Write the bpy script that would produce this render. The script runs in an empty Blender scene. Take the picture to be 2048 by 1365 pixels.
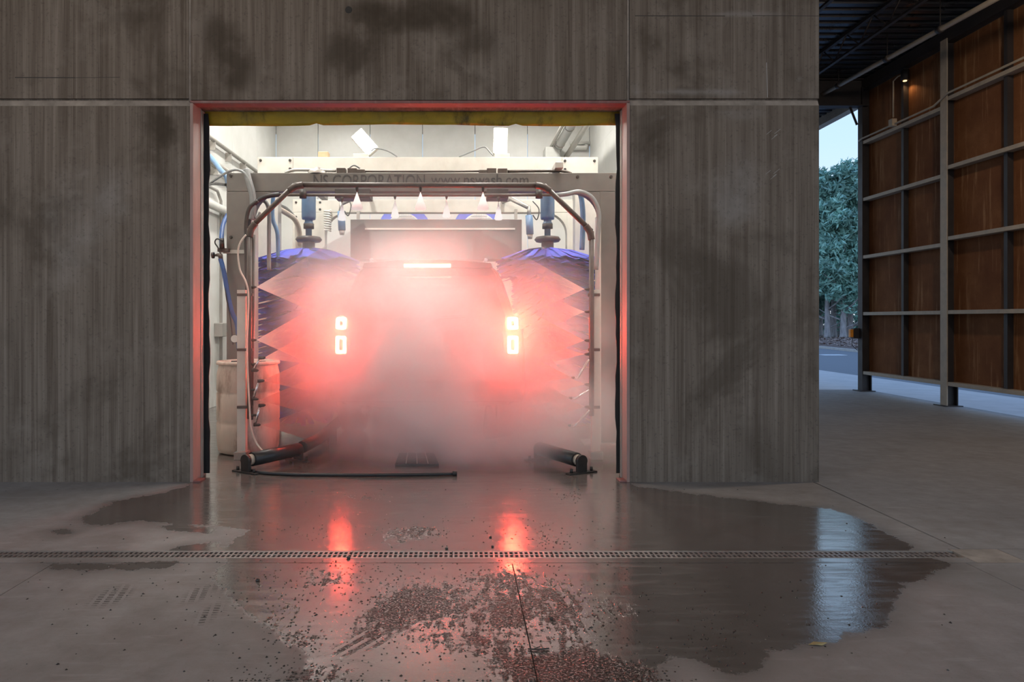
import bpy, bmesh, math, random
import numpy as np
from mathutils import Vector, Matrix
PI = math.pi
random.seed(7); rng = np.random.default_rng(7)
S = bpy.context.scene
C = S.collection

# ------------------------------------------------------------------ camera
CAMZ, F, VX, VY = 1.26, 1400.0, 920.0, 640.0        # eye height (m), focal length (px of 2048), vanishing point
cd = bpy.data.cameras.new('camera'); cam = bpy.data.objects.new('camera', cd); C.objects.link(cam)
cam.location = (0, 0, CAMZ); cam.rotation_euler = (PI/2, 0, 0)
cd.sensor_fit = 'HORIZONTAL'; cd.sensor_width = 36; cd.lens = F/2048*36
cd.shift_x = (1024-VX)/2048; cd.shift_y = -(682.5-VY)/2048
cd.clip_end = 400
S.camera = cam

# ------------------------------------------------------------------ sky (dusk), exposure
W = bpy.data.worlds.new('dusk_sky'); S.world = W; W.use_nodes = True
nt = W.node_tree; nt.nodes.clear()
wo = nt.nodes.new('ShaderNodeOutputWorld'); wb = nt.nodes.new('ShaderNodeBackground')
wt = nt.nodes.new('ShaderNodeTexCoord'); ws = nt.nodes.new('ShaderNodeSeparateXYZ'); wr = nt.nodes.new('ShaderNodeValToRGB')
nt.links.new(wt.outputs['Generated'], ws.inputs[0]); nt.links.new(ws.outputs[2], wr.inputs[0])
nt.links.new(wr.outputs[0], wb.inputs[0]); nt.links.new(wb.outputs[0], wo.inputs[0])
wr.color_ramp.elements[0].position = 0.0; wr.color_ramp.elements[0].color = (.80, .86, .95, 1)
wr.color_ramp.elements[1].position = 1.0; wr.color_ramp.elements[1].color = (.22, .42, .95, 1)
e = wr.color_ramp.elements.new(.22); e.color = (.54, .76, .99, 1)
e = wr.color_ramp.elements.new(.42); e.color = (.42, .66, 1.0, 1)
wb.inputs[1].default_value = 1.2
vs = S.view_settings
vs.view_transform = 'Standard'; vs.look = 'None'; vs.exposure = 0.0; vs.gamma = 1.0; vs.use_curve_mapping = False
cy = S.cycles
cy.use_denoising = True; cy.volume_bounces = 4; cy.max_bounces = 5; cy.diffuse_bounces = 3; cy.glossy_bounces = 3
cy.transparent_max_bounces = 8; cy.volume_step_rate = 3.0; cy.volume_max_steps = 256
cy.sample_clamp_indirect = 6.0; cy.use_light_tree = False; cy.use_adaptive_sampling = True; cy.adaptive_threshold = .02; cy.adaptive_min_samples = 16
LAMP_CANOPY = 200.0     # W, warm canopy lamps under the roof
LAMP_BAY = 64.0        # W, each ceiling fixture in the wash bay
LAMP_FLOOD = 45.0       # emission of the work floods on the second arch
TAIL = 680.0             # emission of the tail lamps

# ------------------------------------------------------------------ placing: photograph pixel + depth -> world
def P(x, y, Y): return Vector(((x-VX)/F*Y, Y, CAMZ+(VY-y)/F*Y))
def G(x, y):
    Y = F*CAMZ/(y-VY); return Vector(((x-VX)/F*Y, Y, 0))
def PX(x, Y): return (x-VX)/F*Y
def PZ(y, Y): return CAMZ+(VY-y)/F*Y

# ------------------------------------------------------------------ mesh helpers
class MB:
    def __init__(s): s.v = []; s.f = []; s.sm = []
    def add(s, vs, fs, smooth=False):
        o = len(s.v); s.v += [tuple(p) for p in vs]
        for f in fs: s.f.append(tuple(i+o for i in f)); s.sm.append(smooth)
        return s
    def box(s, x0, x1, y0, y1, z0, z1):
        return s.add([(x0,y0,z0),(x1,y0,z0),(x1,y1,z0),(x0,y1,z0),(x0,y0,z1),(x1,y0,z1),(x1,y1,z1),(x0,y1,z1)],
                     [(0,3,2,1),(4,5,6,7),(0,1,5,4),(1,2,6,5),(2,3,7,6),(3,0,4,7)])
    def obox(s, c, hx, hy, hz, rot):
        M = rot.to_matrix() if hasattr(rot, 'to_matrix') else rot
        pts = [Vector(c)+M@Vector((a*hx,b*hy,d*hz)) for a,b,d in ((-1,-1,-1),(1,-1,-1),(1,1,-1),(-1,1,-1),(-1,-1,1),(1,-1,1),(1,1,1),(-1,1,1))]
        return s.add(pts, [(0,3,2,1),(4,5,6,7),(0,1,5,4),(1,2,6,5),(2,3,7,6),(3,0,4,7)])
    def prism(s, poly, y0, y1):                      # polygon in XZ, extruded along Y
        n = len(poly)
        a = [(x,y0,z) for x,z in poly]; b = [(x,y1,z) for x,z in poly]
        fs = [tuple(range(n)), tuple(range(2*n-1, n-1, -1))]
        fs += [(i, i+n, (i+1)%n+n, (i+1)%n) for i in range(n)]
        return s.add(a+b, fs)
    def tube(s, path, r, n=10, cap=True, sq=1.0):
        path = [Vector(p) for p in path]; m = len(path)
        rs = r if isinstance(r, (list, tuple)) else [r]*m
        up = None; vs = []
        for i, p in enumerate(path):
            t = (path[min(i+1,m-1)]-path[max(i-1,0)]).normalized()
            if up is None:
                up = Vector((0,0,1)) if abs(t.z) < .9 else Vector((0,1,0))
            u = (up-t*up.dot(t)).normalized(); w = t.cross(u); up = u
            for k in range(n):
                a = 2*PI*k/n
                vs.append(p+(u*math.cos(a)+w*math.sin(a))*rs[i])
        fs = [(i*n+k, i*n+(k+1)%n, (i+1)*n+(k+1)%n, (i+1)*n+k) for i in range(m-1) for k in range(n)]
        s.add(vs, fs, True)
        if cap:
            o = len(s.v)-m*n
            s.f.append(tuple(o+k for k in range(n))[::-1]); s.sm.append(False)
            s.f.append(tuple(o+(m-1)*n+k for k in range(n))); s.sm.append(False)
        return s
    def cyl(s, a, b, r0, r1=None, n=16): return s.tube([a, b], [r0, r0 if r1 is None else r1], n)
    def lathe(s, prof, c=(0,0,0), n=28, M=None):     # profile (r, z) turned round Z (or through matrix M)
        vs = []
        for r, z in prof:
            for k in range(n):
                a = 2*PI*k/n; q = Vector((r*math.cos(a), r*math.sin(a), z))
                if M is not None: q = M@q
                vs.append(q+Vector(c))
        m = len(prof)
        fs = [(i*n+k, i*n+(k+1)%n, (i+1)*n+(k+1)%n, (i+1)*n+k) for i in range(m-1) for k in range(n)]
        return s.add(vs, fs, True)
    def mesh(s, name, smooth=None):
        me = bpy.data.meshes.new(name); me.from_pydata(s.v, [], s.f)
        for p, q in zip(me.polygons, s.sm): p.use_smooth = q if smooth is None else smooth
        me.update(); return me
    def obj(s, name, m, parent=None, loc=None, bevel=0, smooth=None):
        return mobj(name, s.mesh(name, smooth), m, parent, loc, bevel)

def mobj(name, me, m, parent=None, loc=None, bevel=0):
    if m is not None and len(me.materials) == 0: me.materials.append(m)
    o = bpy.data.objects.new(name, me); C.objects.link(o)
    if parent is not None: o.parent = parent
    if loc is not None: o.location = loc
    if bevel:
        b = o.modifiers.new('bevel', 'BEVEL'); b.width = bevel; b.segments = 2; b.limit_method = 'ANGLE'; b.angle_limit = .7
    return o
def tag(o, label=None, cat=None, group=None, kind=None):
    if label: o['label'] = label
    if cat: o['category'] = cat
    if group: o['group'] = group
    if kind: o['kind'] = kind
    return o
def thing(name, label, cat, loc=(0,0,0), group=None, kind=None, rz=0):
    o = bpy.data.objects.new(name, None); C.objects.link(o); o.location = loc; o.rotation_euler[2] = rz; o.empty_display_size = .1
    return tag(o, label, cat, group, kind)
def child(o, mb, name, m, bevel=0, smooth=None):      # mb in world coordinates -> local to unrotated empty o
    l = o.location
    mb.v = [(p[0]-l.x, p[1]-l.y, p[2]-l.z) for p in mb.v]
    return mb.obj(name, m, o, None, bevel, smooth)
def sub(part, mb, name, m, bevel=0, smooth=None):     # sub-part of a part that has no transform of its own
    l = part.parent.location
    mb.v = [(p[0]-l.x, p[1]-l.y, p[2]-l.z) for p in mb.v]
    return mb.obj(name, m, part, None, bevel, smooth)
def smooth_path(pts, k=6):                            # Catmull-Rom
    pts = [Vector(p) for p in pts]; q = [pts[0]]+pts+[pts[-1]]; out = []
    for i in range(1, len(q)-2):
        for j in range(k):
            t = j/k; a,b,c,d = q[i-1],q[i],q[i+1],q[i+2]
            out.append(.5*((2*b)+(c-a)*t+(2*a-5*b+4*c-d)*t*t+(3*b-a-3*c+d)*t**3))
    return out+[pts[-1]]
def arc_poly(cx, cz, r, a0, a1, n=8): return [(cx+r*math.cos(a0+(a1-a0)*i/n), cz+r*math.sin(a0+(a1-a0)*i/n)) for i in range(n+1)]

# ------------------------------------------------------------------ materials
class NT:
    def __init__(s, name):
        s.m = bpy.data.materials.new(name); s.m.use_nodes = True; s.t = s.m.node_tree
        s.b = s.t.nodes['Principled BSDF']; s.out = s.t.nodes['Material Output']; s._c = None
    def n(s, typ, **kw):
        x = s.t.nodes.new(typ)
        for k, v in kw.items(): setattr(x, k, v)
        return x
    def l(s, a, b): s.t.links.new(a, b)
    def coord(s, which='Object'):
        return s.n('ShaderNodeTexCoord').outputs[which]
    def pos(s): return s.n('ShaderNodeNewGeometry').outputs['Position']
    def mapping(s, src, scale=(1,1,1), loc=(0,0,0)):
        m = s.n('ShaderNodeMapping'); m.inputs['Scale'].default_value = scale; m.inputs['Location'].default_value = loc; s.l(src, m.inputs[0]); return m.outputs[0]
    def noise(s, src, scale=5, detail=3, rough=.55, dist=0):
        x = s.n('ShaderNodeTexNoise'); x.inputs['Scale'].default_value = scale; x.inputs['Detail'].default_value = detail
        x.inputs['Roughness'].default_value = rough; x.inputs['Distortion'].default_value = dist; s.l(src, x.inputs['Vector']); return x.outputs['Fac']
    def ramp(s, src, stops):
        x = s.n('ShaderNodeValToRGB'); r = x.color_ramp
        while len(r.elements) < len(stops): r.elements.new(.5)
        for e, (p, c) in zip(r.elements, stops):
            e.position = p; e.color = (c, c, c, 1) if isinstance(c, (int, float)) else (*c, 1)
        s.l(src, x.inputs[0]); return x.outputs[0]
    def math(s, op, a, b=None, clamp=False):
        x = s.n('ShaderNodeMath', operation=op, use_clamp=clamp)
        for i, q in enumerate((a, b)):
            if q is None: continue
            if isinstance(q, (int, float)): x.inputs[i].default_value = q
            else: s.l(q, x.inputs[i])
        return x.outputs[0]
    def mix(s, fac, a, b, mode='MIX'):
        x = s.n('ShaderNodeMix', data_type='RGBA', blend_type=mode)
        for i, q in ((0, fac), (6, a), (7, b)):
            if isinstance(q, (int, float)): x.inputs[i].default_value = q if i == 0 else (q, q, q, 1)
            elif isinstance(q, tuple): x.inputs[i].default_value = (*q, 1)
            else: s.l(q, x.inputs[i])
        return x.outputs[2]
    def smoothstep(s, src, a, b, lo=0., hi=1.):
        x = s.n('ShaderNodeMapRange', interpolation_type='SMOOTHSTEP'); s.l(src, x.inputs[0])
        for i, q in ((1,a),(2,b),(3,lo),(4,hi)): x.inputs[i].default_value = q
        return x.outputs[0]
    def bump(s, h, strength=.3, dist=.01):
        x = s.n('ShaderNodeBump'); x.inputs['Strength'].default_value = strength; x.inputs['Distance'].default_value = dist
        s.l(h, x.inputs['Height']); s.l(x.outputs[0], s.b.inputs['Normal'])
    def attr(s, name): return s.n('ShaderNodeAttribute', attribute_name=name).outputs['Fac']

def mat(name, col, rough=.5, metal=0., var=.15, scale=6., bump=0., stretch=(1,1,1), dirt=None, dirt_amt=.4, spec=.5):
    t = NT(name); c = t.coord()
    n = t.noise(t.mapping(c, stretch), scale, 4, .6)
    lo = tuple(x*(1-var) for x in col); hi = tuple(min(1, x*(1+var)) for x in col)
    base = t.ramp(n, [(.3, lo), (.7, hi)])
    if dirt:
        d = t.noise(t.mapping(c, (1.3,1.3,.5), (3.1,1.7,.4)), scale*.6, 6, .7)
        base = t.mix(t.math('MULTIPLY', t.smoothstep(d, .5, .7), dirt_amt), base, dirt)
    t.l(base, t.b.inputs['Base Color']); t.b.inputs['Metallic'].default_value = metal
    t.b.inputs['Specular IOR Level'].default_value = spec
    r = t.ramp(n, [(.3, min(1, rough*.85)), (.7, min(1, rough*1.15))]); t.l(r, t.b.inputs['Roughness'])
    if bump: t.bump(n, bump, .004)
    return t.m
def emit(name, col, strength):
    t = NT(name); t.b.inputs['Base Color'].default_value = (.8,.8,.8,1)
    t.b.inputs['Emission Color'].default_value = (*col, 1); t.b.inputs['Emission Strength'].default_value = strength
    return t.m

def concrete_wall():
    t = NT('board_marked_concrete'); p = t.pos()
    warp = t.noise(p, .8, 2, .5)
    st = t.noise(t.mapping(p, (9,3,.22)), 2.2, 4, .7, .25)         # vertical form streaks
    st2 = t.noise(t.mapping(p, (70,6,.5)), 1.0, 2, .6)
    bl = t.noise(p, 1.1, 4, .66, .5)                               # blotches
    bl2 = t.noise(t.mapping(p, (1,1,1), (9,4,2)), 2.4, 4, .68)
    fine = t.noise(p, 45, 2, .7)
    base = t.ramp(st, [(.30, (.105,.080,.060)), (.5, (.170,.136,.108)), (.72, (.255,.212,.174))])
    base = t.mix(t.math('MULTIPLY', t.smoothstep(st2, .52, .70), .30), base, (.33,.28,.235))
    base = t.mix(t.math('MULTIPLY', t.smoothstep(bl, .47, .66), .62), base, (.074,.056,.040))
    base = t.mix(t.math('MULTIPLY', t.smoothstep(bl2, .52, .72), .40), base, (.27,.23,.195))
    k = t.math('MULTIPLY', t.attr('stain'), t.math('SUBTRACT', t.math('MULTIPLY', t.math('ADD', bl2, t.math('MULTIPLY', bl, .8)), 2.0), .85))
    base = t.mix(t.math('MULTIPLY', t.smoothstep(k, .22, .80), .72), base, (.050,.036,.023))
    lk = t.math('MULTIPLY', t.attr('pale'), bl2)
    base = t.mix(t.math('MULTIPLY', t.smoothstep(lk, .15, .5), .55), base, (.31,.285,.265))
    base = t.mix(t.math('MULTIPLY', t.smoothstep(fine, .58, .70), .30), base, (.05,.042,.036))
    t.l(base, t.b.inputs['Base Color']); t.b.inputs['Roughness'].default_value = .82; t.b.inputs['Specular IOR Level'].default_value = .25
    t.bump(t.math('ADD', t.math('MULTIPLY', st2, .6), fine), .28, .006)
    return t.m

def concrete_floor(dark=1.0):
    t = NT('wet_concrete_floor'); p = t.pos()
    big = t.noise(p, 1.3, 3, .6, .3); mid = t.noise(p, 7, 5, .68); gr = t.noise(p, 95, 2, .7)
    swirl = t.noise(t.mapping(p, (2.2, 14, 1)), 1.6, 3, .6, .8)
    dry = t.ramp(mid, [(.3, (.222,.203,.192)), (.7, (.300,.280,.270))])
    dry = t.mix(t.math('MULTIPLY', t.smoothstep(big, .45, .7), .45), dry, (.19,.166,.150))
    dry = t.mix(t.math('MULTIPLY', t.smoothstep(swirl, .55, .75), .22), dry, (.46,.43,.41))
    dry = t.mix(t.math('MULTIPLY', t.smoothstep(gr, .62, .74), .35), dry, (.10,.09,.08))
    w0 = t.math('ADD', t.attr('wet'), t.math('MULTIPLY', t.math('SUBTRACT', mid, .5), .55))
    w0 = t.math('ADD', w0, t.math('MULTIPLY', t.math('SUBTRACT', big, .5), .30))
    wet = t.smoothstep(w0, .46, .56)
    damp = t.smoothstep(w0, .12, .5)
    wcol = t.mix(1., dry, (.40,.37,.35), 'MULTIPLY')
    col = t.mix(t.math('MULTIPLY', damp, .40), dry, wcol)
    col = t.mix(wet, col, wcol)
    # tyre prints
    sx = t.n('ShaderNodeSeparateXYZ'); t.l(p, sx.inputs[0])
    cr = t.math('SINE', t.math('ADD', t.math('MULTIPLY', sx.outputs[0], 150), t.math('MULTIPLY', sx.outputs[1], 30)))
    lg = t.math('SINE', t.math('ADD', t.math('MULTIPLY', sx.outputs[1], 260), t.math('MULTIPLY', mid, 9)))
    tr = t.math('MULTIPLY', t.math('GREATER_THAN', cr, -.35), t.smoothstep(lg, -.5, .1))
    tr = t.math('MULTIPLY', t.math('MULTIPLY', tr, t.attr('tread')), t.smoothstep(mid, .35, .55))
    col = t.mix(t.math('MULTIPLY', tr, .75), col, (.040,.034,.030))
    # mud and grit
    dirg = t.noise(t.mapping(p, (26, 5, 1)), 1.4, 2, .6)
    lump = t.noise(p, 22, 4, .75)
    md = t.math('ADD', t.attr('mud'), t.math('MULTIPLY', t.math('SUBTRACT', lump, .5), 1.3))
    md = t.math('ADD', md, t.math('MULTIPLY', t.math('SUBTRACT', dirg, .5), 1.1))
    mud = t.smoothstep(md, .50, .76)
    mudc = t.math('MULTIPLY', mud, t.smoothstep(gr, .38, .52))
    cr2 = t.math('SINE', t.math('MULTIPLY', t.math('SUBTRACT', sx.outputs[0], t.math('MULTIPLY', sx.outputs[1], .65)), 120))
    tr2 = t.math('MULTIPLY', t.smoothstep(cr2, -.3, .3), t.attr('track'))
    mud = t.math('MAXIMUM', mud, t.math('MULTIPLY', tr2, t.smoothstep(lump, .35, .55)))
    mudc = t.math('MULTIPLY', mud, t.smoothstep(gr, .38, .52))
    col = t.mix(t.math('MULTIPLY', mudc, .94), col, (.014,.012,.011))
    t.l(col, t.b.inputs['Base Color'])
    rw = t.math('ADD', .10, t.math('MULTIPLY', t.smoothstep(swirl, .35, .7), .14))
    rd = t.math('SUBTRACT', .72, t.math('MULTIPLY', damp, .25))
    r = t.n('ShaderNodeMix', data_type='FLOAT'); t.l(wet, r.inputs[0]); t.l(rd, r.inputs[2]); t.l(rw, r.inputs[3])
    r2 = t.n('ShaderNodeMix', data_type='FLOAT'); t.l(mudc, r2.inputs[0]); t.l(r.outputs[0], r2.inputs[2]); r2.inputs[3].default_value = .30
    t.l(r2.outputs[0], t.b.inputs['Roughness'])
    sp = t.n('ShaderNodeMix', data_type='FLOAT'); t.l(wet, sp.inputs[0]); sp.inputs[2].default_value = .3; sp.inputs[3].default_value = 1.0
    sp2 = t.n('ShaderNodeMix', data_type='FLOAT'); t.l(mudc, sp2.inputs[0]); t.l(sp.outputs[0], sp2.inputs[2]); sp2.inputs[3].default_value = .25
    t.l(sp2.outputs[0], t.b.inputs['Specular IOR Level'])
    io = t.n('ShaderNodeMix', data_type='FLOAT'); t.l(wet, io.inputs[0]); io.inputs[2].default_value = 1.45; io.inputs[3].default_value = 1.95; io2 = t.n('ShaderNodeMix', data_type='FLOAT'); t.l(mudc, io2.inputs[0]); t.l(io.outputs[0], io2.inputs[2]); io2.inputs[3].default_value = 1.4; t.l(io2.outputs[0], t.b.inputs['IOR'])
    h = t.math('ADD', t.math('MULTIPLY', t.math('MULTIPLY', mud, gr), 1.7), t.math('MULTIPLY', gr, .12))
    h = t.math('ADD', h, t.math('MULTIPLY', dirg, .09))
    t.bump(h, .5, .006)
    return t.m

def rust_sheet():
    t = NT('weathering_steel'); p = t.pos()
    n = t.noise(p, 1.6, 5, .6); st = t.noise(t.mapping(p, (1,9,.55)), 1.7, 4, .6); f = t.noise(p, 30, 4, .7)
    c = t.ramp(n, [(.3, (.150,.056,.024)), (.55, (.215,.090,.038)), (.75, (.29,.135,.060))])
    c = t.mix(t.math('MULTIPLY', t.smoothstep(st, .54, .72), .6), c, (.50,.29,.15))
    c = t.mix(t.math('MULTIPLY', t.smoothstep(f, .55, .7), .3), c, (.11,.036,.014))
    t.l(c, t.b.inputs['Base Color']); t.b.inputs['Roughness'].default_value = .85; t.b.inputs['Specular IOR Level'].default_value = .2
    t.bump(f, .15, .003); return t.m

def bay_panel():
    t = NT('white_wall_panel'); p = t.pos()
    n = t.noise(p, 2.2, 5, .6); d = t.noise(t.mapping(p, (3,3,.5)), 1.6, 5, .7)
    c = t.ramp(n, [(.3, (.70,.70,.66)), (.7, (.80,.80,.77))])
    z = t.n('ShaderNodeSeparateXYZ'); t.l(p, z.inputs[0])
    low = t.smoothstep(z.outputs[2], 0., 1.3, 1., 0.)              # splash grime on the lower wall
    c = t.mix(t.math('MULTIPLY', t.math('MULTIPLY', low, t.smoothstep(d, .35, .65)), .7), c, (.30,.27,.22))
    t.l(c, t.b.inputs['Base Color']); t.b.inputs['Roughness'].default_value = .45; return t.m

M = {
 'wall': concrete_wall(), 'floor': concrete_floor(), 'rust': rust_sheet(), 'panel': bay_panel(),
 'road': mat('asphalt', (.16,.17,.19), .8, 0, .2, 40, .2), 'soil': mat('dark_earth', (.05,.045,.04), .95, 0, .3, 8),
 'mulch': mat('bark_mulch', (.16,.105,.085), .95, 0, .55, 30, .6), 'paint': mat('road_paint', (.7,.72,.74), .7),
 'frame': mat('red_brown_painted_steel', (.21,.080,.072), .5, 0, .18, 12, .1, (1,1,.2), (.30,.22,.20), .4),
 'jamb': mat('faded_red_primer_steel', (.33,.215,.185), .5, 0, .15, 12, .1, (1,1,.2), (.24,.13,.11), .4),
 'rubber': mat('black_rubber', (.012,.012,.013), .6, 0, .2, 9),
 'yellow': mat('yellow_curtain_vinyl', (.42,.29,.018), .6, 0, .16, 5, .15, (1,1,3), (.035,.024,.010), .85),
 'galv': mat('galvanised_steel', (.40,.38,.35), .42, .55, .12, 5, .05, (1,1,1), (.33,.29,.25), .35),
 'galvd': mat('shade_toned_galvanised_steel', (.145,.135,.124), .45, .4, .12, 5, .05, (1,1,1), (.17,.145,.12), .4),  # backlit shade of the front arch put into the colour; hood shares it
 'galvw': mat('pale_galvanised_steel', (.60,.58,.52), .45, .25, .08, 5, .05, (1,1,1), (.46,.42,.36), .3),
 'pipe': mat('stained_steel_pipe', (.080,.060,.050), .5, .15, .25, 20, .1),
 'bracket': mat('brown_black_steel', (.055,.046,.043), .55, .1, .2, 9),
 'dark': mat('dark_steel', (.045,.040,.037), .5, .4, .25, 10),
 'steelbeam': mat('primed_structural_steel', (.44,.37,.29), .6, .1, .15, 6, .05),
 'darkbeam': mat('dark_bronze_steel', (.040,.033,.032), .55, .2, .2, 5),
 'deck': mat('dark_roof_deck', (.06,.07,.085), .30, .7, .15, 4),
 'hoseg': mat('grey_hose', (.20,.21,.21), .5, 0, .12, 8), 'hoseb': mat('blue_hose', (.02,.07,.22), .45, 0, .2, 8),
 'hosel': mat('pale_blue_hose', (.12,.22,.36), .45, 0, .15, 8), 'hosek': mat('black_hose', (.02,.02,.021), .4, 0, .2, 8),
 'hosew': mat('cream_hose', (.62,.52,.44), .5, 0, .12, 8), 'pvc': mat('white_pipe', (.66,.66,.62), .4, 0, .08, 6),
 'motor': mat('blue_motor_paint', (.075,.14,.23), .42, .1, .15, 8, 0, (1,1,1), (.22,.22,.24), .4),
 'drum': mat('stained_white_plastic', (.52,.44,.37), .5, 0, .15, 4, .05, (1,1,.4), (.20,.125,.08), .8),
 'bristle': mat('blue_foam_bristle', (.035,.055,.44), .75, 0, .3, 7), 'core': mat('brush_core_steel', (.25,.25,.27), .5, .6),
 'paintcar': mat('black_car_paint', (.018,.018,.020), .22, .2, .1, 3), 'glass': mat('tinted_car_glass', (.010,.011,.013), .08, 0, .1, 3),
 'trim': mat('black_plastic_trim', (.02,.02,.02), .55), 'chrome': mat('chrome', (.7,.7,.7), .15, 1), 'tyre': mat('tyre_rubber', (.02,.02,.02), .8),
 'lens': mat('red_lamp_lens', (.30,.012,.010), .2), 'plate': mat('licence_plate', (.72,.72,.70), .4),
 'tail': emit('tail_lamp_glow', (1,.065,.030), TAIL), 'third': emit('high_brake_lamp_glow', (1,.085,.035), TAIL*.24),
 'flood': emit('flood_lamp_glow', (1,.97,.90), LAMP_FLOOD), 'tube': emit('fluorescent_tube_glow', (1,.97,.90), 8),
 'warm': emit('warm_lamp_glow', (1,.62,.25), 3), 'bulb': emit('canopy_lamp_glow', (1,.74,.48), 12),
 'amber': mat('amber_reflector', (.85,.32,.04), .35), 'bark': mat('pine_bark', (.34,.32,.33), .9, 0, .4, 9, .5, (1,1,.25)),
 'leaf': mat('evergreen_leaf', (.26,.47,.40), .6, 0, .55, 1.4), 'dryleaf': mat('dry_leaf', (.35,.27,.12), .7, 0, .25, 30),
 'grit': mat('wet_grit', (.03,.026,.023), .35, 0, .5, 60), 'letter': mat('faded_letter_paint', (.050,.045,.044), .55, 0, .12, 10),
 'blower': mat('blue_blower_housing', (.10,.15,.62), .5, 0, .12, 5), 'meshm': mat('intake_mesh', (.62,.62,.64), .45, .4),
 'tan': mat('tan_box_board', (.55,.40,.24), .6), 'cement': mat('bright_mortar', (.42,.40,.38), .8),
 'joint': mat('mortar_joint', (.30,.255,.215), .85, 0, .3, 9, .1),
 'pale': mat('skylight_toned_concrete', (.52,.50,.49), .8, 0, .12, 3, .05),  # open-sky brightness beyond the roof put into a paler slab colour
}

# ================================================================== THE SETTING
# ---- floor data: wet area, mud and tyre prints, outlined on the ground
def ground_poly(px): return np.array([[G(x, y).x, G(x, y).y] for x, y in px])
WETP = [ground_poly([(150,1042),(205,1018),(222,1004),(330,985),(372,972),(384,962),(1262,962),(1275,974),(1400,990),(1560,1009),(1640,1016),(1700,1030),
                     (1770,1062),(1810,1088),(1835,1108),(1900,1128),(1860,1150),(1800,1180),(1790,1225),(1775,1262),(1700,1275),(1640,1290),(1540,1302),
                     (1505,1335),(1460,1352),(1395,1318),(1340,1305),(1320,1340),(1300,1420),(640,1420),(620,1330),(545,1262),(450,1205),(430,1150),(450,1120),(440,1096),
                     (470,1075),(500,1060),(420,1052),(330,1050),(280,1043),(215,1050),(175,1052)]),
        ground_poly([(310,1052),(370,1046),(430,1056),(425,1068),(350,1065)]), ground_poly([(330,1108),(350,1092),(440,1084),(460,1108)]),
        ground_poly([(70,1126),(240,1126),(360,1124),(330,1138),(250,1143),(110,1139)]), ground_poly([(100,1062),(130,1056),(150,1064),(120,1072)])]
MUDB = [(805,1072,80,22,1.0),(860,1060,60,14,.6),(760,1245,70,50,1.0),(830,1200,80,40,.9),(900,1230,90,60,.7),(1020,1230,70,45,1.),(1090,1180,120,45,.75),(1140,1250,60,60,.85),
        (950,1160,120,30,.45),(1170,1340,120,45,1.1),(1060,1345,110,45,1.1),(570,1240,55,45,.7),(610,1290,55,40,.8),(520,1190,70,40,.5),(660,1350,80,30,.9),(540,1358,60,20,.7),
        (1240,1220,60,35,.75),(1275,1350,70,30,.9),(1450,1250,60,25,.45),(1440,1295,40,22,.5),(740,1160,90,25,.4),(1000,1150,60,22,.4),(620,1150,60,25,.35),(590,1060,60,15,.35),
        (1080,1065,50,18,.45),(1110,1085,50,14,.5),(1140,995,14,6,.7),(730,996,30,5,.7),(560,1010,50,20,.25),(660,1160,80,30,.45),(980,1290,70,30,.6),(880,1290,80,25,.4)]
TREAD = [(222,1193,42,27),(395,1190,26,22),(420,1228,24,26),(470,1165,50,26)]
TRACK = [(740,1275,45,28),(790,1240,55,32),(850,1205,55,25),(900,1185,40,16),(690,1300,30,14)]
def sdf(poly, X, Y):
    d = np.full(X.shape, 1e9); ins = np.zeros(X.shape, bool); n = len(poly)
    for i in range(n):
        a = poly[i]; b = poly[(i+1)%n]; ex, ey = b-a
        wx, wy = X-a[0], Y-a[1]; t = np.clip((wx*ex+wy*ey)/(ex*ex+ey*ey), 0, 1)
        d = np.minimum(d, np.hypot(wx-ex*t, wy-ey*t))
        c = ((a[1] > Y) != (b[1] > Y)) & (X < (b[0]-a[0])*(Y-a[1])/(b[1]-a[1]+1e-12)+a[0]); ins ^= c
    return np.where(ins, d, -d)
def blob(cx, cy, rx, ry, X, Y):
    c = G(cx, cy); ax = rx*c.y/F; ay = abs(G(cx, cy-ry).y-G(cx, cy+ry).y)/2
    return np.exp(-1.1*(((X-c.x)/ax)**2+((Y-c.y)/ay)**2))
floor = thing('floor', 'wet stained concrete slab floor running from the yard into the wash bay', 'floor', kind='structure')
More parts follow.
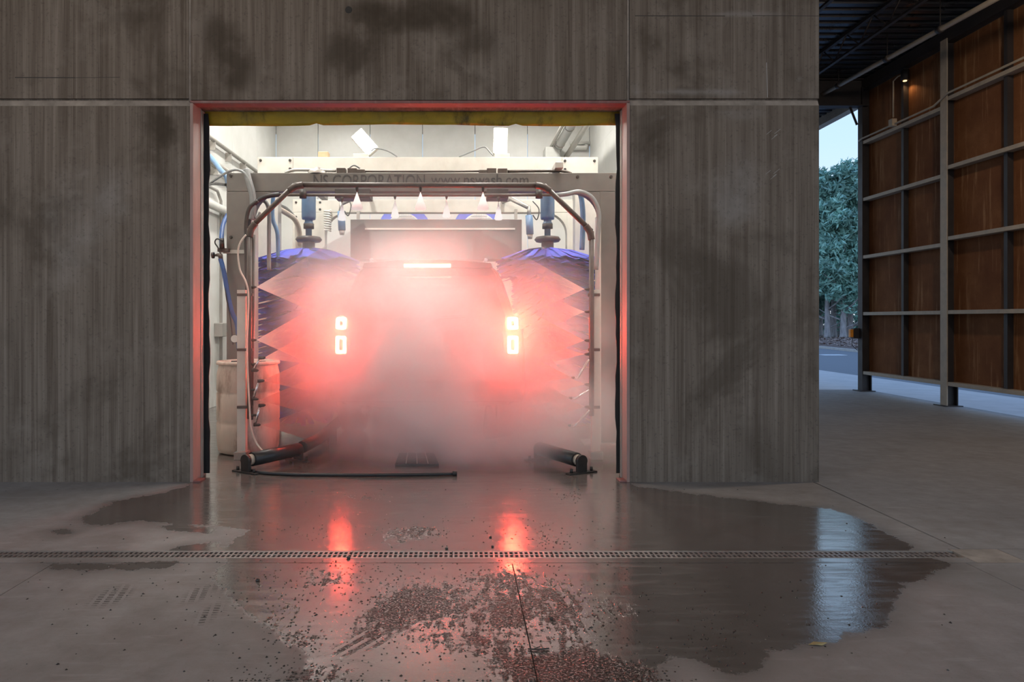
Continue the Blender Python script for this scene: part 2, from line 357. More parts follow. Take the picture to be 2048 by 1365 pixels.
def slab(x0, x1, y0, y1, z=0.0, step=None, wet=None, th=.12, m='floor'):
    step = step or max(x1-x0, y1-y0)
    nx = max(1, int((x1-x0)/step)); ny = max(1, int((y1-y0)/step))
    gx = np.linspace(x0, x1, nx+1); gy = np.linspace(y0, y1, ny+1); X, Y = np.meshgrid(gx, gy)
    vs = np.stack([X.ravel(), Y.ravel(), np.full(X.size, z)], 1)
    b = MB(); b.v = [tuple(p) for p in vs.tolist()]
    w = nx+1
    b.f = [(j*w+i, j*w+i+1, (j+1)*w+i+1, (j+1)*w+i) for j in range(ny) for i in range(nx)]; b.sm = [False]*len(b.f)
    o = len(b.v); b.v += [(x0,y0,z-th),(x1,y0,z-th),(x1,y1,z-th),(x0,y1,z-th)]
    c0, c1, c2, c3 = 0, nx, ny*w+nx, ny*w
    b.f += [tuple(range(c0, c1+1))[::-1]+(o, o+1), tuple(range(c3, c2+1))+(o+2, o+3), tuple(j*w for j in range(ny+1))+(o+3, o), tuple(j*w+nx for j in range(ny+1))[::-1]+(o+1, o+2)]
    b.sm += [False]*4
    me = b.mesh('slab')
    if wet is not None or step < .2:
        Xf, Yf = X.ravel(), Y.ravel()
        if wet == 'bay': wv = np.full(Xf.shape, .85); mv = np.zeros(Xf.shape); tv = kv = mv
        else:
            wv = np.max([np.clip(.5+sdf(pp, Xf, Yf)/.36, 0, 1) for pp in WETP], 0)
            mv = np.clip(.66*sum(s*blob(a, bb, rx, ry, Xf, Yf) for a, bb, rx, ry, s in MUDB), 0, 1.1)
            tv = np.max([blob(a, bb, rx, ry, Xf, Yf) for a, bb, rx, ry in TREAD], 0); tv = np.clip((tv-.35)*4, 0, 1)
            kv = np.max([blob(a, bb, rx, ry, Xf, Yf) for a, bb, rx, ry in TRACK], 0); kv = np.clip((kv-.3)*3, 0, 1)
        for nm, val in (('wet', wv), ('mud', mv), ('tread', tv), ('track', kv)):
            at = me.attributes.new(nm, 'FLOAT', 'POINT'); full = np.zeros(len(b.v), np.float32); full[:len(val)] = val; at.data.foreach_set('value', full)
    return mobj('slab', me, M[m], floor)
g = .0025
MB().box(-9, 9, -3, 3.625, -.05, -.007).obj('joint_filler', M['soil'], floor)
YJ, YD0, YD1, YW = 3.625, 3.70, 3.815, 5.43
jx = [-9, -4.47, -2.1, .27, 2.62, 5.0, 9]
for a, b in zip(jx[:-1], jx[1:]):
    if a >= -4.47 and b <= 5.0:
        slab(a+g, b-g, 2.2, YJ-g, step=.028, wet='f'); slab(a+g, b-g, -3, 2.2)
    else: slab(a+g, b-g, -3, YJ-g)
slab(-9, -2.9-g, YJ+g, YD0-g); slab(-2.9+g, 2.68-g, YJ+g, YD0-g, step=.03, wet='f')     # kerb strip beside the drain
slab(-9, -4.2, YD1+g, YW); slab(-4.2, 2.74-g, YD1+.03+g, YW, step=.028, wet='f'); slab(-4.2, 2.68-g, YD1, YD1+.03+g, step=.03, wet='f')             # apron before the bay door
YE = YD1+.03
slab(2.74+.012, 7.3-g, YE+g, 12.6-g); slab(7.3+g, 9, YE+g, 12.6-g, m='pale'); slab(2.74+g, 9, 12.6+g, 17.5, m='pale'); slab(2.95+g, 9, YJ+g, YE-g); slab(2.68+g, 2.95-g, YJ+g, YE-g, m='joint')  # outer slabs get the colour with skylight painted in
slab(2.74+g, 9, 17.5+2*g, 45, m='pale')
slab(-3.7, 2.6, YW+g, 13.6, step=.09, wet='bay')
MB().box(-40, 60, -10, 90, -.20, -.14).obj('soil', M['soil'], floor)

# ---- trench drain with slotted grates
drain = thing('trench_drain', 'long narrow trench drain with slotted metal grate crossing the wet floor', 'drain', (0, 3.757, 0))
child(drain, MB().box(-9, 2.68, YD0, YD1, -.14, -.10), 'channel', M['dark'])
GL = .54; pitch = .027; gm = MB(); n = int(GL/pitch)
yA, yB, yC, yD, yE, yF = -.05, -.040, -.006, .006, .040, .05
for (a, b) in ((yA,yB),(yC,yD),(yE,yF)): gm.box(0, GL-.004, a, b, -.012, -.001)
for i in range(n+1):
    x0 = i*pitch; x1 = min(x0+.011, GL-.004)
    if x1 > x0: gm.box(x0, x1, yB, yC, -.012, -.001); gm.box(x0, x1, yD, yE, -.012, -.001)
gme = gm.mesh('grate_section'); gme.materials.append(mat('worn_grate_iron', (.30,.26,.24), .35, .5, .25, 14))
for i in range(14):
    mobj('grate_section', gme, None, drain, (2.66-GL*(i+1), 0, 0))
for i, yy in enumerate((YD0+.004, YD1-.004)):
    child(drain, MB().box(-9, 2.68, yy-.003, yy+.003, -.03, 0), 'edge_rail', M['galv'])

# ---- front wall: concrete panels with open joints on a backing wall
OX0, OX1, OZ = PX(384, YW), PX(1256, YW), PZ(205, YW)      # door opening
WX1 = PX(1638, YW)                                          # building corner
DARKST = [(470,110,55,90,.9),(690,110,70,80,.8),(820,28,150,40,.75),(960,90,60,60,.55),(300,240,80,40,.5),(320,300,40,110,.45),(330,60,60,60,.35),(760,90,60,60,.4),
          (250,35,60,30,.4),(430,70,30,60,.45),(1290,70,60,60,.5),(1345,130,90,60,.5),(1400,40,60,30,.4),(1330,290,50,70,.35),(1590,40,60,70,.5),(1590,150,60,60,.35),(1300,330,40,80,.4),
          (340,200,40,70,.3),(130,760,90,60,.25),(350,460,30,120,.3),(1420,620,40,200,.25),(1580,450,40,200,.25),(1330,600,40,180,.25),(1290,860,30,80,.35),(60,950,200,30,.35),(1440,930,150,25,.3)]
PALEST = [(1420,188,90,9,1.),(1330,180,60,7,.8),(1500,26,110,10,1.),(1460,230,140,8,.7),(1480,330,70,110,.55),(1450,420,70,60,.5),(110,440,90,160,.4),(230,350,60,120,.4),(1270,175,18,30,.8),(1600,160,14,14,.7),(1320,234,10,6,.9),(1540,780,70,90,.35),(300,700,60,150,.3),(200,520,90,200,.35)]
wallf = thing('wall_front', 'tall stained concrete front wall with panel joints round the bay door', 'wall', kind='structure')
def wpanel(px0, px1, py0, py1, nm='concrete_panel'):
    x0, x1, z1, z0 = PX(px0,YW), PX(px1,YW), PZ(py0,YW), max(0, PZ(py1,YW))
    nx = max(2, int((x1-x0)/.05)); nz = max(2, int((z1-z0)/.05))
    X, Z = np.meshgrid(np.linspace(x0,x1,nx+1), np.linspace(z0,z1,nz+1))
    b = MB(); b.v = [(float(x),YW,float(z)) for x,z in zip(X.ravel(), Z.ravel())]; w = nx+1
    b.f = [(j*w+i, j*w+i+1, (j+1)*w+i+1, (j+1)*w+i) for j in range(nz) for i in range(nx)]; b.sm = [False]*len(b.f)
    o = len(b.v); b.v += [(x0+.006,YW+.02,z0),(x1-.006,YW+.02,z0),(x1-.006,YW+.02,z1-.006),(x0+.006,YW+.02,z1-.006)]
    c0,c1,c2,c3 = 0,nx,nz*w+nx,nz*w
    b.f += [tuple(range(c0,c1+1))[::-1]+(o,o+1), tuple(range(c3,c2+1))+(o+2,o+3), tuple(j*w for j in range(nz+1))+(o+3,o), tuple(j*w+nx for j in range(nz+1))[::-1]+(o+1,o+2)]; b.sm += [False]*4
    me = b.mesh(nm); PXs = X.ravel()/YW*F+VX; PYs = VY-(Z.ravel()-CAMZ)/YW*F
    for nm2, L in (('stain', DARKST), ('pale', PALEST)):
        v = sum(s*np.exp(-1.2*(((PXs-a)/rx)**2+((PYs-c)/ry)**2)) for a,c,rx,ry,s in L)
        at = me.attributes.new(nm2, 'FLOAT', 'POINT'); full = np.zeros(len(b.v), np.float32); full[:len(v)] = np.clip(v,0,1.2); at.data.foreach_set('value', full)
    return mobj(nm, me, M['wall'], wallf)
wpanel(-1400, 378, -490, 197); wpanel(382, 1253, -490, 200); wpanel(1259, 1638, -490, 197)
wpanel(-1400, 381, 212, 966); wpanel(1258, 1638, 211, 966)
for (xa_, xb_) in ((-1400, 380), (1258, 1638)):
    za, zb = PZ(197, YW), PZ(212, YW); l_ = MB()
    l_.add([(PX(xa_,YW),YW+.001,zb),(PX(xb_,YW),YW+.001,zb),(PX(xb_,YW),YW+.020,za-.012),(PX(xa_,YW),YW+.020,za-.012),(PX(xa_,YW),YW+.021,zb),(PX(xb_,YW),YW+.021,zb)], [(0,1,2,3),(0,4,5,1),(0,3,4),(1,5,2),(3,2,5,4)])
    l_.obj('joint_ledge', M['joint'], wallf)
for xm in (380, 1256):
    l_ = MB().tube([(PX(xm,YW), YW+.006, PZ(203,YW)), (PX(xm,YW), YW+.006, 5.5)], .010, 8); l_.obj('joint_bead', M['joint'], wallf)
for (xa_, ya_, xb_, yb_, t_) in ((30,155,150,155.5,.0035),(150,155.5,240,154.5,.0018),(1270,31.5,1450,32,.003),(1505,31,1638,32,.002),(1533,125,1535,195,.0022)):
    A_, B_ = P(xa_,ya_,YW-.0005), P(xb_,yb_,YW-.0005); d_ = (B_-A_).normalized(); nrm = Vector((-d_.z,0,d_.x))*t_
    MB().add([A_-nrm, B_-nrm, B_+nrm, A_+nrm, A_-nrm+Vector((0,.002,0)), B_-nrm+Vector((0,.002,0)), B_+nrm+Vector((0,.002,0)), A_+nrm+Vector((0,.002,0))], [(0,1,2,3),(0,4,5,1),(1,5,6,2),(2,6,7,3),(3,7,4,0)]).obj('crack', M['soil'] if xb_ != 1535 else M['cement'], wallf)
MB().lathe([(0,0),(.016,0),(.022,.003),(.028,.006)], P(697,19,YW-.006), 14, Matrix.Rotation(-PI/2,3,'X')).obj('anchor_hole', M['soil'], wallf)
for (cx_, cy_) in ((1551,271),(1549,351)):
    for (dx_, dy_, L_) in ((-13,-6,5),(4,-8,6),(-2,3,6),(0,0,3)):
        A_, B_ = P(cx_+dx_-L_,cy_+dy_+L_*.8,YW-.001), P(cx_+dx_+L_,cy_+dy_-L_*.8,YW-.001); MB().cyl(A_, B_, .0016, None, 5).obj('scratch', M['cement'], wallf)
bk = MB(); yb0, yb1 = YW+.02, YW+.30
bk.box(-9, OX0, yb0, yb1, 0, 5.5); bk.box(OX1, WX1, yb0, yb1, 0, 5.5); bk.box(OX0, OX1, yb0, yb1, OZ+.002, 5.5)
bk.obj('backing_wall', M['wall'], wallf)
wr_ = MB().box(2.62, WX1-.006, yb1, 13.9, 0, 5.5).obj('wall_right', M['wall']); tag(wr_, 'plain concrete side wall of the wash building facing the rust fence', 'wall', kind='structure')
# bay interior
BX0, BX1, BY0, BY1, BZ = -3.55, 2.5, YW+.30, 13.5, 5.25
def panelled(name, label, boxes):
    o = thing(name, label, 'wall', kind='structure')
    for b in boxes: MB().box(*b).obj('wall_panel', M['panel'], o, bevel=.004)
    return o
xs = [BX0]+[PX(p, BY1) for p in (636, 740, 845, 950, 1055)]+[BX1]
panelled('wall_back', 'white panelled back wall inside the wash bay', [(a+.005, b-.005, BY1, BY1+.05, .0, BZ) for a, b in zip(xs[:-1], xs[1:])])
ys = [BY0+i*1.296 for i in range(7)]
panelled('wall_bay_left', 'bright white left wall of the wash bay carrying pipes', [(BX0-.05, BX0, a+.004, b-.004, 0, BZ) for a, b in zip(ys[:-1], ys[1:])])
panelled('wall_bay_right', 'bright white right wall of the wash bay below the soffit', [(BX1, BX1+.05, a+.004, b-.004, 0, BZ) for a, b in zip(ys[:-1], ys[1:])])
bi = MB(); bi.box(BX0-.05, OX0-.02, BY0-.001, BY0+.03, 0, BZ); bi.box(OX1+.02, BX1+.05, BY0-.001, BY0+.03, 0, BZ); bi.box(OX0-.02, OX1+.02, BY0-.001, BY0+.03, OZ+.12, BZ)
tag(bi.obj('wall_bay_front', M['panel']), 'white inner lining round the back of the bay door opening', 'wall', kind='structure')
tag(MB().box(BX0-.1, BX1+.1, BY0, BY1+.05, BZ, BZ+.1).obj('ceiling_bay', M['panel']), 'white ceiling above the wash bay', 'ceiling', kind='structure')
zs = PZ(314, 13.4)
tag(MB().box(PX(1184,13.4), BX1-.002, BY0+.6, BY1-.002, zs, zs+.55).obj('trim_1', M['panel'], bevel=.01), 'white boxed soffit along the top right corner inside the bay', 'soffit', kind='structure')

# door frame, side flaps and curtain
fr = thing('door_frame', 'red-brown painted steel frame lining the bay door opening', 'door frame', (0, YW, 0), kind='structure')
y0, y1 = YW-.012, YW+.17
child(fr, MB().box(OX0-.012, OX0+.012, y0, y1, 0, OZ), 'jamb', M['jamb'], .003)
child(fr, MB().box(OX1-.012, OX1+.012, y0, y1, 0, OZ), 'jamb', M['jamb'], .003)
child(fr, MB().box(OX0-.012, OX1+.012, y0, YW+.10, OZ-.010, OZ+.012), 'head', M['frame'], .003)
for x, s in ((OX0+.012, 1), (OX1-.012, -1)):
    child(fr, MB().box(min(x, x+s*.006), max(x, x+s*.006), y1-.02, y1+.03, 0, OZ-.012), 'door_track', M['galv'], .002)
    child(fr, MB().box(min(x, x+s*.055), max(x, x+s*.055), YW-.012, YW+.10, 0, .012), 'threshold_plate', M['frame'], .002)
def flap(x_out, x_in, label):
    Y = 5.655; b = MB(); n = 26
    for i in range(n+1):
        z = .02+(OZ-.04)*i/n; w = .006*math.sin(i*.9)+.004*math.sin(i*2.3+1)
        for yy in (Y, Y+.012): b.v += [(x_out, yy, z), (x_in+w, yy, z)]
    for i in range(n):
        o = i*4
        b.f += [(o,o+1,o+5,o+4),(o+2,o+6,o+7,o+3),(o+1,o+3,o+7,o+5),(o,o+4,o+6,o+2)]
    b.f += [(0,2,3,1),(n*4,n*4+1,n*4+3,n*4+2)]
    b.sm = [True]*len(b.f)
    return tag(b.obj('rubber_flap', M['rubber'], smooth=False), label, 'door seal', 'rubber seals of the bay door')
flap(OX0-.06, PX(418, 5.655), 'black rubber side seal by the left jamb of the bay door')
flap(OX1+.06, PX(1232, 5.655), 'black rubber side seal by the right jamb of the bay door')
cu = MB(); nx, nz = 60, 8; Yc = 5.70; xa, xb = PX(412, Yc), PX(1238, Yc)
for j in range(nz+1):
    for i in range(nx+1):
        u = i/nx; x = xa+(xb-xa)*u; bot = PZ(250-3.5*math.sin(u*PI)*0+3*math.sin(u*9+.5)*.5+(-4 if i in (16,45) else 0), Yc)
        z = OZ+.10+(bot-OZ-.10)*j/nz
        cu.v.append((x, Yc-.02*math.sin(j/nz*PI*1.2)+.006*math.sin(u*37+j), z))
w = nx+1
cu.f = [(j*w+i, (j+1)*w+i, (j+1)*w+i+1, j*w+i+1) for j in range(nz) for i in range(nx)]; cu.sm = [True]*len(cu.f)
cur = thing('roll_curtain', 'dirty yellow roll-up door curtain hanging across the top of the opening', 'door curtain', (0, Yc, OZ))
co = child(cur, cu, 'curtain_sheet', M['yellow']); sm_ = co.modifiers.new('thick', 'SOLIDIFY'); sm_.thickness = .012
child(cur, MB().cyl((xa+.02, Yc+.09, OZ+.17), (xb-.02, Yc+.09, OZ+.17), .085, None, 20), 'roller', M['yellow'])

# ---- canopy roof over the yard
RZ = 5.50
roof = thing('ceiling', 'dark ribbed metal deck roof over the yard and fence', 'ceiling', kind='structure')
dk = MB(); rp = .21; prof = []
yy = -7.0
while yy < 16.0:
    prof += [(yy, RZ), (yy+.10, RZ), (yy+.125, RZ+.07), (yy+.185, RZ+.07)]; yy += rp
nn = len(prof)
dk.v = [(-9, y, z) for y, z in prof]+[(7.55, y, z) for y, z in prof]
dk.f = [(i, i+1, i+1+nn, i+nn) for i in range(nn-1)]; dk.sm = [False]*len(dk.f)
dk.obj('deck_sheet', M['deck'], roof)
MB().box(-9.2, 7.6, -7.1, 16.2, RZ+.08, RZ+.16).obj('roof_slab', M['deck'], roof)
MB().box(7.55, 7.72, -7.1, 16.2, RZ-.16, RZ+.16).obj('edge_beam', M['steelbeam'], roof)
for x in (3.4, 4.55, 5.7):      # open web joists
    o = thing('roof_joist', {3.4:'open web steel roof joist nearest the concrete corner',4.55:'open web steel roof joist midway under the yard roof',5.7:'open web steel roof joist nearest the rust fence'}[x], 'joist', (x, 5.6, RZ-.3), 'roof joists under the deck')
    child(o, MB().box(x-.03, x+.03, 5.6, 12.2, RZ-.05, RZ-.005), 'top_chord', M['darkbeam'])
    child(o, MB().box(x-.025, x+.025, 5.6, 12.2, RZ-.33, RZ-.30), 'bottom_chord', M['darkbeam'])
    k = 5.7; i = 0
    while k < 12.0:
        a = (x, k, RZ-.31 if i % 2 else RZ-.03); b = (x, k+.33, RZ-.03 if i % 2 else RZ-.31)
        child(o, MB().cyl(a, b, .010, None, 6), 'web_bar', M['darkbeam']); k += .33; i += 1
gz0, gz1 = PZ(214, 12.33), RZ-.01
gd = thing('roof_girder', 'dark steel girder spanning from the fence post to the wash building', 'girder', (5, 12.33, gz0))
child(gd, MB().box(WX1, 7.16, 12.25, 12.42, gz0, gz0+.022), 'bottom_flange', M['darkbeam']); child(gd, MB().box(WX1, 7.16, 12.325, 12.345, gz0+.022, gz1-.02), 'web_plate', M['darkbeam'])
child(gd, MB().box(WX1, 7.16, 12.25, 12.42, gz1-.02, gz1), 'top_flange', M['darkbeam']); child(gd, MB().cyl(P(1700,214,12.36), P(1714,250,12.36), .02, None, 8), 'knee_brace', M['darkbeam'])
gd2 = thing('roof_girder', 'dark steel edge girder beyond the fence end under the sloping eave', 'girder', (5, 15.6, gz0))
child(gd2, MB().box(WX1, 7.55, 15.5, 15.7, gz0+.15, gz1), 'web_plate', M['darkbeam'])

# ---- rust fence
FX = 7.07
fen = thing('rust_fence', 'tall rust-red steel panel fence on pale posts and rails', 'fence', (FX, 8, 0))
cols = [12.33, 10.20, 8.07, 5.94, 3.81]
for i, y in enumerate(cols):
    pm_ = M['steelbeam']
    po = MB().box(FX-.012, FX+.004, y-.05, y+.09, 0, 5.35)                 # flange facing the yard
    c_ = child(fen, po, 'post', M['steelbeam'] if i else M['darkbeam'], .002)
    sub(c_, MB().box(FX+.004, FX+.14, y+.012, y+.028, 0, 5.35), 'web_plate', M['darkbeam']); sub(c_, MB().box(FX+.14, FX+.156, y-.05, y+.09, 0, 5.35), 'rear_flange', M['darkbeam'])  # web and rear flange coloured dark to paint in the recess shade
    sub(c_, MB().box(FX-.06, FX+.2, y-.09, y+.17, 0, .015), 'base_plate', M['darkbeam'])
rails = [(.33,1.366,2.36,3.37,4.37), (.33,1.37,2.44,3.47,4.47), (.33,1.37,2.44,3.47,4.47), (.33,1.37,2.44,3.47,4.47)]
for i in range(4):
    ya, yb = cols[i+1], cols[i]
    for z in rails[i]:
        r = MB().box(FX-.004, FX+.13, ya+.095, yb-.055, z-.028, z+.028); child(fen, r, 'rail', M['steelbeam'], .003)
    ym = (ya+yb)/2
    child(fen, MB().box(FX+.05, FX+.13, ym-.03, ym+.03, .30, 5.3), 'stud', M['darkbeam'])
    zz = [.30]+[z for z in rails[i][1:]]+[5.30]
    for (a, b) in zip(zz[:-1], zz[1:]):
        for (c0, c1) in ((ya, ym), (ym, yb)):
            child(fen, MB().box(FX+.135, FX+.147, c0+.006, c1-.006, a+.003, b-.003), 'rust_sheet', M['rust'])
    child(fen, MB().box(FX, FX+.15, ya, yb, 5.30, RZ-.02), 'top_beam', M['darkbeam'])
# conduit along the fourth rail, sprinkler main above, fence lamp
cz = 4.55
con = thing('electric_conduit', 'thin steel conduit running along the upper fence rail', 'conduit', (FX-.05, 8, cz))
child(con, MB().tube([(FX-.032, 3.9, 4.535), (FX-.032, 10.1, 4.535), (FX-.032, 10.4, 4.435), (FX-.032, 12.24, 4.435), (FX-.03, 12.36, 4.42)], .016, 8), 'pipe', M['steelbeam'])
p0 = P(1788, 243, 11.3); xx = FX-.032
child(con, MB().box(xx-.05, xx+.03, 11.32, 11.42, 4.40, 4.52), 'junction_box', M['steelbeam'], .004)
child(con, MB().tube([(xx, 11.37, 4.55), (xx, 11.37, 5.14), (xx+.03, 11.3, 5.19), (xx+.05, 11.2, 5.19)], .012, 8), 'riser', M['steelbeam'])
lm = thing('fence_lamp', 'small dark wall lamp glowing warm high on the fence', 'lamp', (FX+.03, 11.17, 5.12))
child(lm, MB().cyl((FX+.03, 11.17, 5.08), (FX+.03, 11.17, 5.24), .06, None, 16), 'housing', M['darkbeam'])
child(lm, MB().cyl((FX+.03, 11.17, 5.070), (FX+.03, 11.17, 5.079), .028, None, 16), 'lens', M['warm'])
ld = bpy.data.lights.new('lamp_light', 'SPOT'); ld.energy = 2.5; ld.color = (1,.62,.28); ld.spot_size = 2.2; ld.shadow_soft_size = .04
lo = bpy.data.objects.new('lamp_light', ld); C.objects.link(lo); lo.parent = lm; lo.location = (0,0,-.07)
spx = thing('sprinkler_main', 'long dark sprinkler pipe slung under the roof along the fence', 'pipe', (6.4, 9, 5.0))
A0, A1 = P(1630, 197, 12.6), P(2100, -62, 7.4)
dirv = (A1-A0)
child(spx, MB().tube([A0, A0+dirv*.35, A0+dirv*.7, A1+dirv*.4], .035, 10), 'pipe', M['steelbeam'])
for t_ in (.16, .43, .66, .9):
    q = A0+dirv*t_; child(spx, MB().cyl(q, (q.x, q.y, RZ), .008, None, 6), 'hanger', M['darkbeam']); child(spx, MB().cyl(q-dirv.normalized()*.04, q+dirv.normalized()*.04, .048, None, 10), 'coupling', M['darkbeam'])
rb = thing('gate_beacon', 'small amber reflector box on the outer face of the end post', 'reflector', P(1704, 667, 12.4))
q = P(1704, 667, 12.42)
child(rb, MB().box(q.x-.045, q.x+.01, q.y-.03, q.y+.03, q.z-.07, q.z+.07), 'lens', M['amber'], .004); child(rb, MB().box(q.x+.01, FX-.012, q.y-.05, q.y+.05, q.z-.09, q.z+.09), 'bracket', M['darkbeam'], .004)
child(rb, MB().tube(smooth_path([(q.x+.02, q.y, q.z-.08), (q.x+.0, q.y, q.z-.2), (FX-.02, q.y, q.z-.3)]), .006, 6), 'cable', M['dark'])

# canopy lamps (out of the picture, above and behind the camera)
for (x, y, lab, k) in ((-3.2, .4, 'round high-bay lamp under the yard roof before the left concrete wall', 1.0), (.9, -.8, 'round high-bay lamp under the yard roof before the bay door', .7), (5.4, 6.0, 'round high-bay lamp under the yard roof before the rust fence', .9)):
    o = thing('high_bay_lamp', lab, 'lamp', (x, y, 4.95), 'yard roof lamps')
    child(o, MB().lathe([(.04,5.20),(.10,5.15),(.16,5.05),(.27,4.93),(.26,4.93),(.15,5.04),(.05,5.10)], (x,y,0)), 'shade', M['darkbeam'])
    child(o, MB().cyl((x,y,5.18), (x,y,RZ), .015, None, 8), 'stem', M['darkbeam'])
    child(o, MB().lathe([(.0,4.98),(.05,5.0),(.06,5.05),(.03,5.10),(0,5.11)], (x,y,0), 14), 'bulb', M['bulb'])
    ld = bpy.data.lights.new('bulb_light', 'POINT'); ld.energy = LAMP_CANOPY*k; ld.color = (1,.80,.60); ld.shadow_soft_size = .12
    lo = bpy.data.objects.new('bulb_light', ld); C.objects.link(lo); lo.parent = o; lo.location = (0,0,-.03)

# ---- outside: road, mulch bed, trees
tag(MB().add([(9.0,-20,-.02),(15.3,-20,-.02),(15.3,25,-.02),(16.4,34,-.02),(19,60,-.02),(9.0,60,-.02)], [(0,1,2,3,4,5)]).obj('road', M['road']), 'blue-grey asphalt road beyond the concrete apron', 'road', kind='structure')
kb = MB(); kp = [(15.3,-20),(15.3,25),(16.4,34),(19,60)]
for (a, b) in zip(kp[:-1], kp[1:]): kb.add([(a[0],a[1],-.02),(a[0]+.15,a[1],-.02),(b[0]+.15,b[1],-.02),(b[0],b[1],-.02),(a[0],a[1],.08),(a[0]+.15,a[1],.08),(b[0]+.15,b[1],.08),(b[0],b[1],.08)], [(0,4,7,3),(4,5,6,7),(5,1,2,6)])
tag(kb.obj('kerb', M['cement']), 'pale kerb between the road and the mulch bed', 'kerb', kind='structure')
mb_ = MB(); nx, ny = 26, 60
for j in range(ny+1):
    y = 5+j*1.4; e0 = np.interp(y, [-20,25,34,60,100], [15.45,15.45,16.55,19.1,24])
    for i in range(nx+1):
        d = (i/nx)**1.6*26; mb_.v.append((e0+d, y, .05+min(1, d/4)*.55*0+.05*math.sin(d*2.1+y)+.06*random.random()+min(d,6)*.02))
w = nx+1; mb_.f = [(j*w+i, j*w+i+1, (j+1)*w+i+1, (j+1)*w+i) for j in range(ny) for i in range(nx)]; mb_.sm = [True]*len(mb_.f)
tag(mb_.obj('ground', M['mulch']), 'brown leaf-strewn mulch bed under the trees beyond the road', 'ground', kind='structure')
n = 5200; yv = rng.uniform(20, 46, n); ev = np.interp(yv, [-20,25,34,60], [15.45,15.45,16.55,19.1]); xv = ev+rng.uniform(.05, 7, n); lit = MB()
for x, y in zip(xv, yv):
    a = rng.uniform(0, 6.28); s = rng.uniform(.05, .11); z = .16+min(x-np.interp(y,[-20,25,34,60],[15.45,15.45,16.55,19.1]),6)*.02; t = rng.uniform(-.4,.4)
    u = Vector((math.cos(a), math.sin(a), t))*s; v = Vector((-math.sin(a), math.cos(a), rng.uniform(-.4,.4)))*s*.5; c = Vector((x,y,z))
    lit.add([c-u, c+v, c+u, c-v], [(0,1,2,3)])
tag(lit.obj('fallen_leaves', mat('fallen_leaf', (.30,.21,.17), .8, 0, .6, 3)), 'scattered brown fallen leaves covering the mulch bed', 'leaves', kind='stuff')
for k, (pa, pb) in enumerate(((( 1643,709.5),(1682,709)),)):
    a, b = G(*pa), G(*pb)
    tag(MB().box(a.x, b.x, a.y-.25, a.y+.25, -.02, -.012).obj('road_line', M['paint']), 'short white painted line on the road', 'road marking', kind='structure')

def tree(x, y, h, r, base, label, nleaf, tr):
    o = thing('evergreen_tree', label, 'tree', (x, y, 0), 'trees beyond the road'); z0 = .1
    lean = random.uniform(-.25, .25)
    tp = smooth_path([(x,y,z0), (x+lean*.2,y,h*.18), (x+lean*.6,y,h*.5), (x+lean,y,h*.92)], 4); m = len(tp)
    child(o, MB().tube(tp, [tr*1.35]+[tr*(1-.85*i/(m-1)) for i in range(1, m)], 9), 'trunk', M['bark'])
    for b in range(9):
        t = .2+.7*b/9; q = tp[int(t*(m-1))]; a = b*2.4; L = r*(1.0-.55*abs(t-.35))
        e = (q[0]+math.cos(a)*L, q[1]+math.sin(a)*L, q[2]+L*.55)
        child(o, MB().tube([q, ((q[0]+e[0])/2, (q[1]+e[1])/2, (q[2]+e[2])/2-.1), e], [tr*.32, tr*.2, tr*.06], 5), 'branch', M['bark'])
    # crown of leaf sprays gathered in clumps
    nc = 46; ct = rng.uniform(0, 1, nc); ca = rng.uniform(0, 2*PI, nc); cr = np.sqrt(rng.uniform(.1, 1, nc))*r*np.interp(ct, [0,.25,.6,.85,1], [.75,1,.9,.6,.25])
    cc = np.stack([x+lean*ct+np.cos(ca)*cr, y+np.sin(ca)*cr, base+(h-base)*ct], 1)
    idx = rng.integers(0, nc, nleaf); d = rng.normal(0, 1, (nleaf, 3)); d /= np.linalg.norm(d, axis=1)[:,None]; d *= (rng.uniform(.2, 1, nleaf)**.5*rng.uniform(.6,1.15,nleaf)*r*.42)[:,None]; d[:,2] *= .8
    c = cc[idx]+d; c[:,2] = np.maximum(c[:,2], base-.35)
    u = rng.normal(0, 1, (nleaf,3)); u /= np.linalg.norm(u, axis=1)[:,None]; v = np.cross(u, rng.normal(0,1,(nleaf,3))); v /= np.linalg.norm(v, axis=1)[:,None]
    s = rng.uniform(.08, .17, nleaf)[:,None]
    V = np.stack([c-u*s*1.5, c+v*s*.42, c+u*s*1.5, c-v*s*.42], 1).reshape(-1,3)-np.array([x,y,0])
    me = bpy.data.meshes.new('foliage'); me.from_pydata(V.tolist(), [], np.arange(nleaf*4).reshape(-1,4).tolist()); me.materials.append(M['leaf'])
    f = mobj('foliage', me, None, o); f['kind'] = 'stuff'
    return o
GX = lambda px, Y: PX(px, Y)
tdefs = [(1655,41,10.2,1.5,2.7,'slender evergreen tree with its trunk nearest the concrete corner'), (1667,41.6,9.4,1.4,2.7,'evergreen tree with a pale trunk close beside the tree by the concrete corner'),
         (1686,40.4,9.8,1.5,2.8,'evergreen tree with a dark straight trunk in the middle of the gap'), (1699,41,10.6,1.5,2.8,'evergreen tree with a pale trunk beside the amber reflector'),
         (1640,44,9.6,1.8,1.2,'bushy evergreen partly hidden behind the concrete corner'), (1676,47,10.0,2.2,.7,'dense dark evergreen filling the gap behind the front trunks'),
         (1715,46,11.4,2.2,.8,'dense evergreen rising behind the end post of the fence'), (1605,43,10.4,2.0,1.5,'evergreen hidden mostly behind the concrete wall edge'), (1740,40,10.5,2.0,2.0,'evergreen hidden mostly behind the rust fence end'),
         (1560,50,10.8,2.6,1.2,'wide evergreen farther along the road behind the concrete wall'), (1500,54,11.2,2.8,1.2,'farthest evergreen along the road behind the concrete wall')]
for px, Y, h, r, base, lab in tdefs:
    tree(GX(px, Y), Y, h, r, base, lab, 8500, .20)

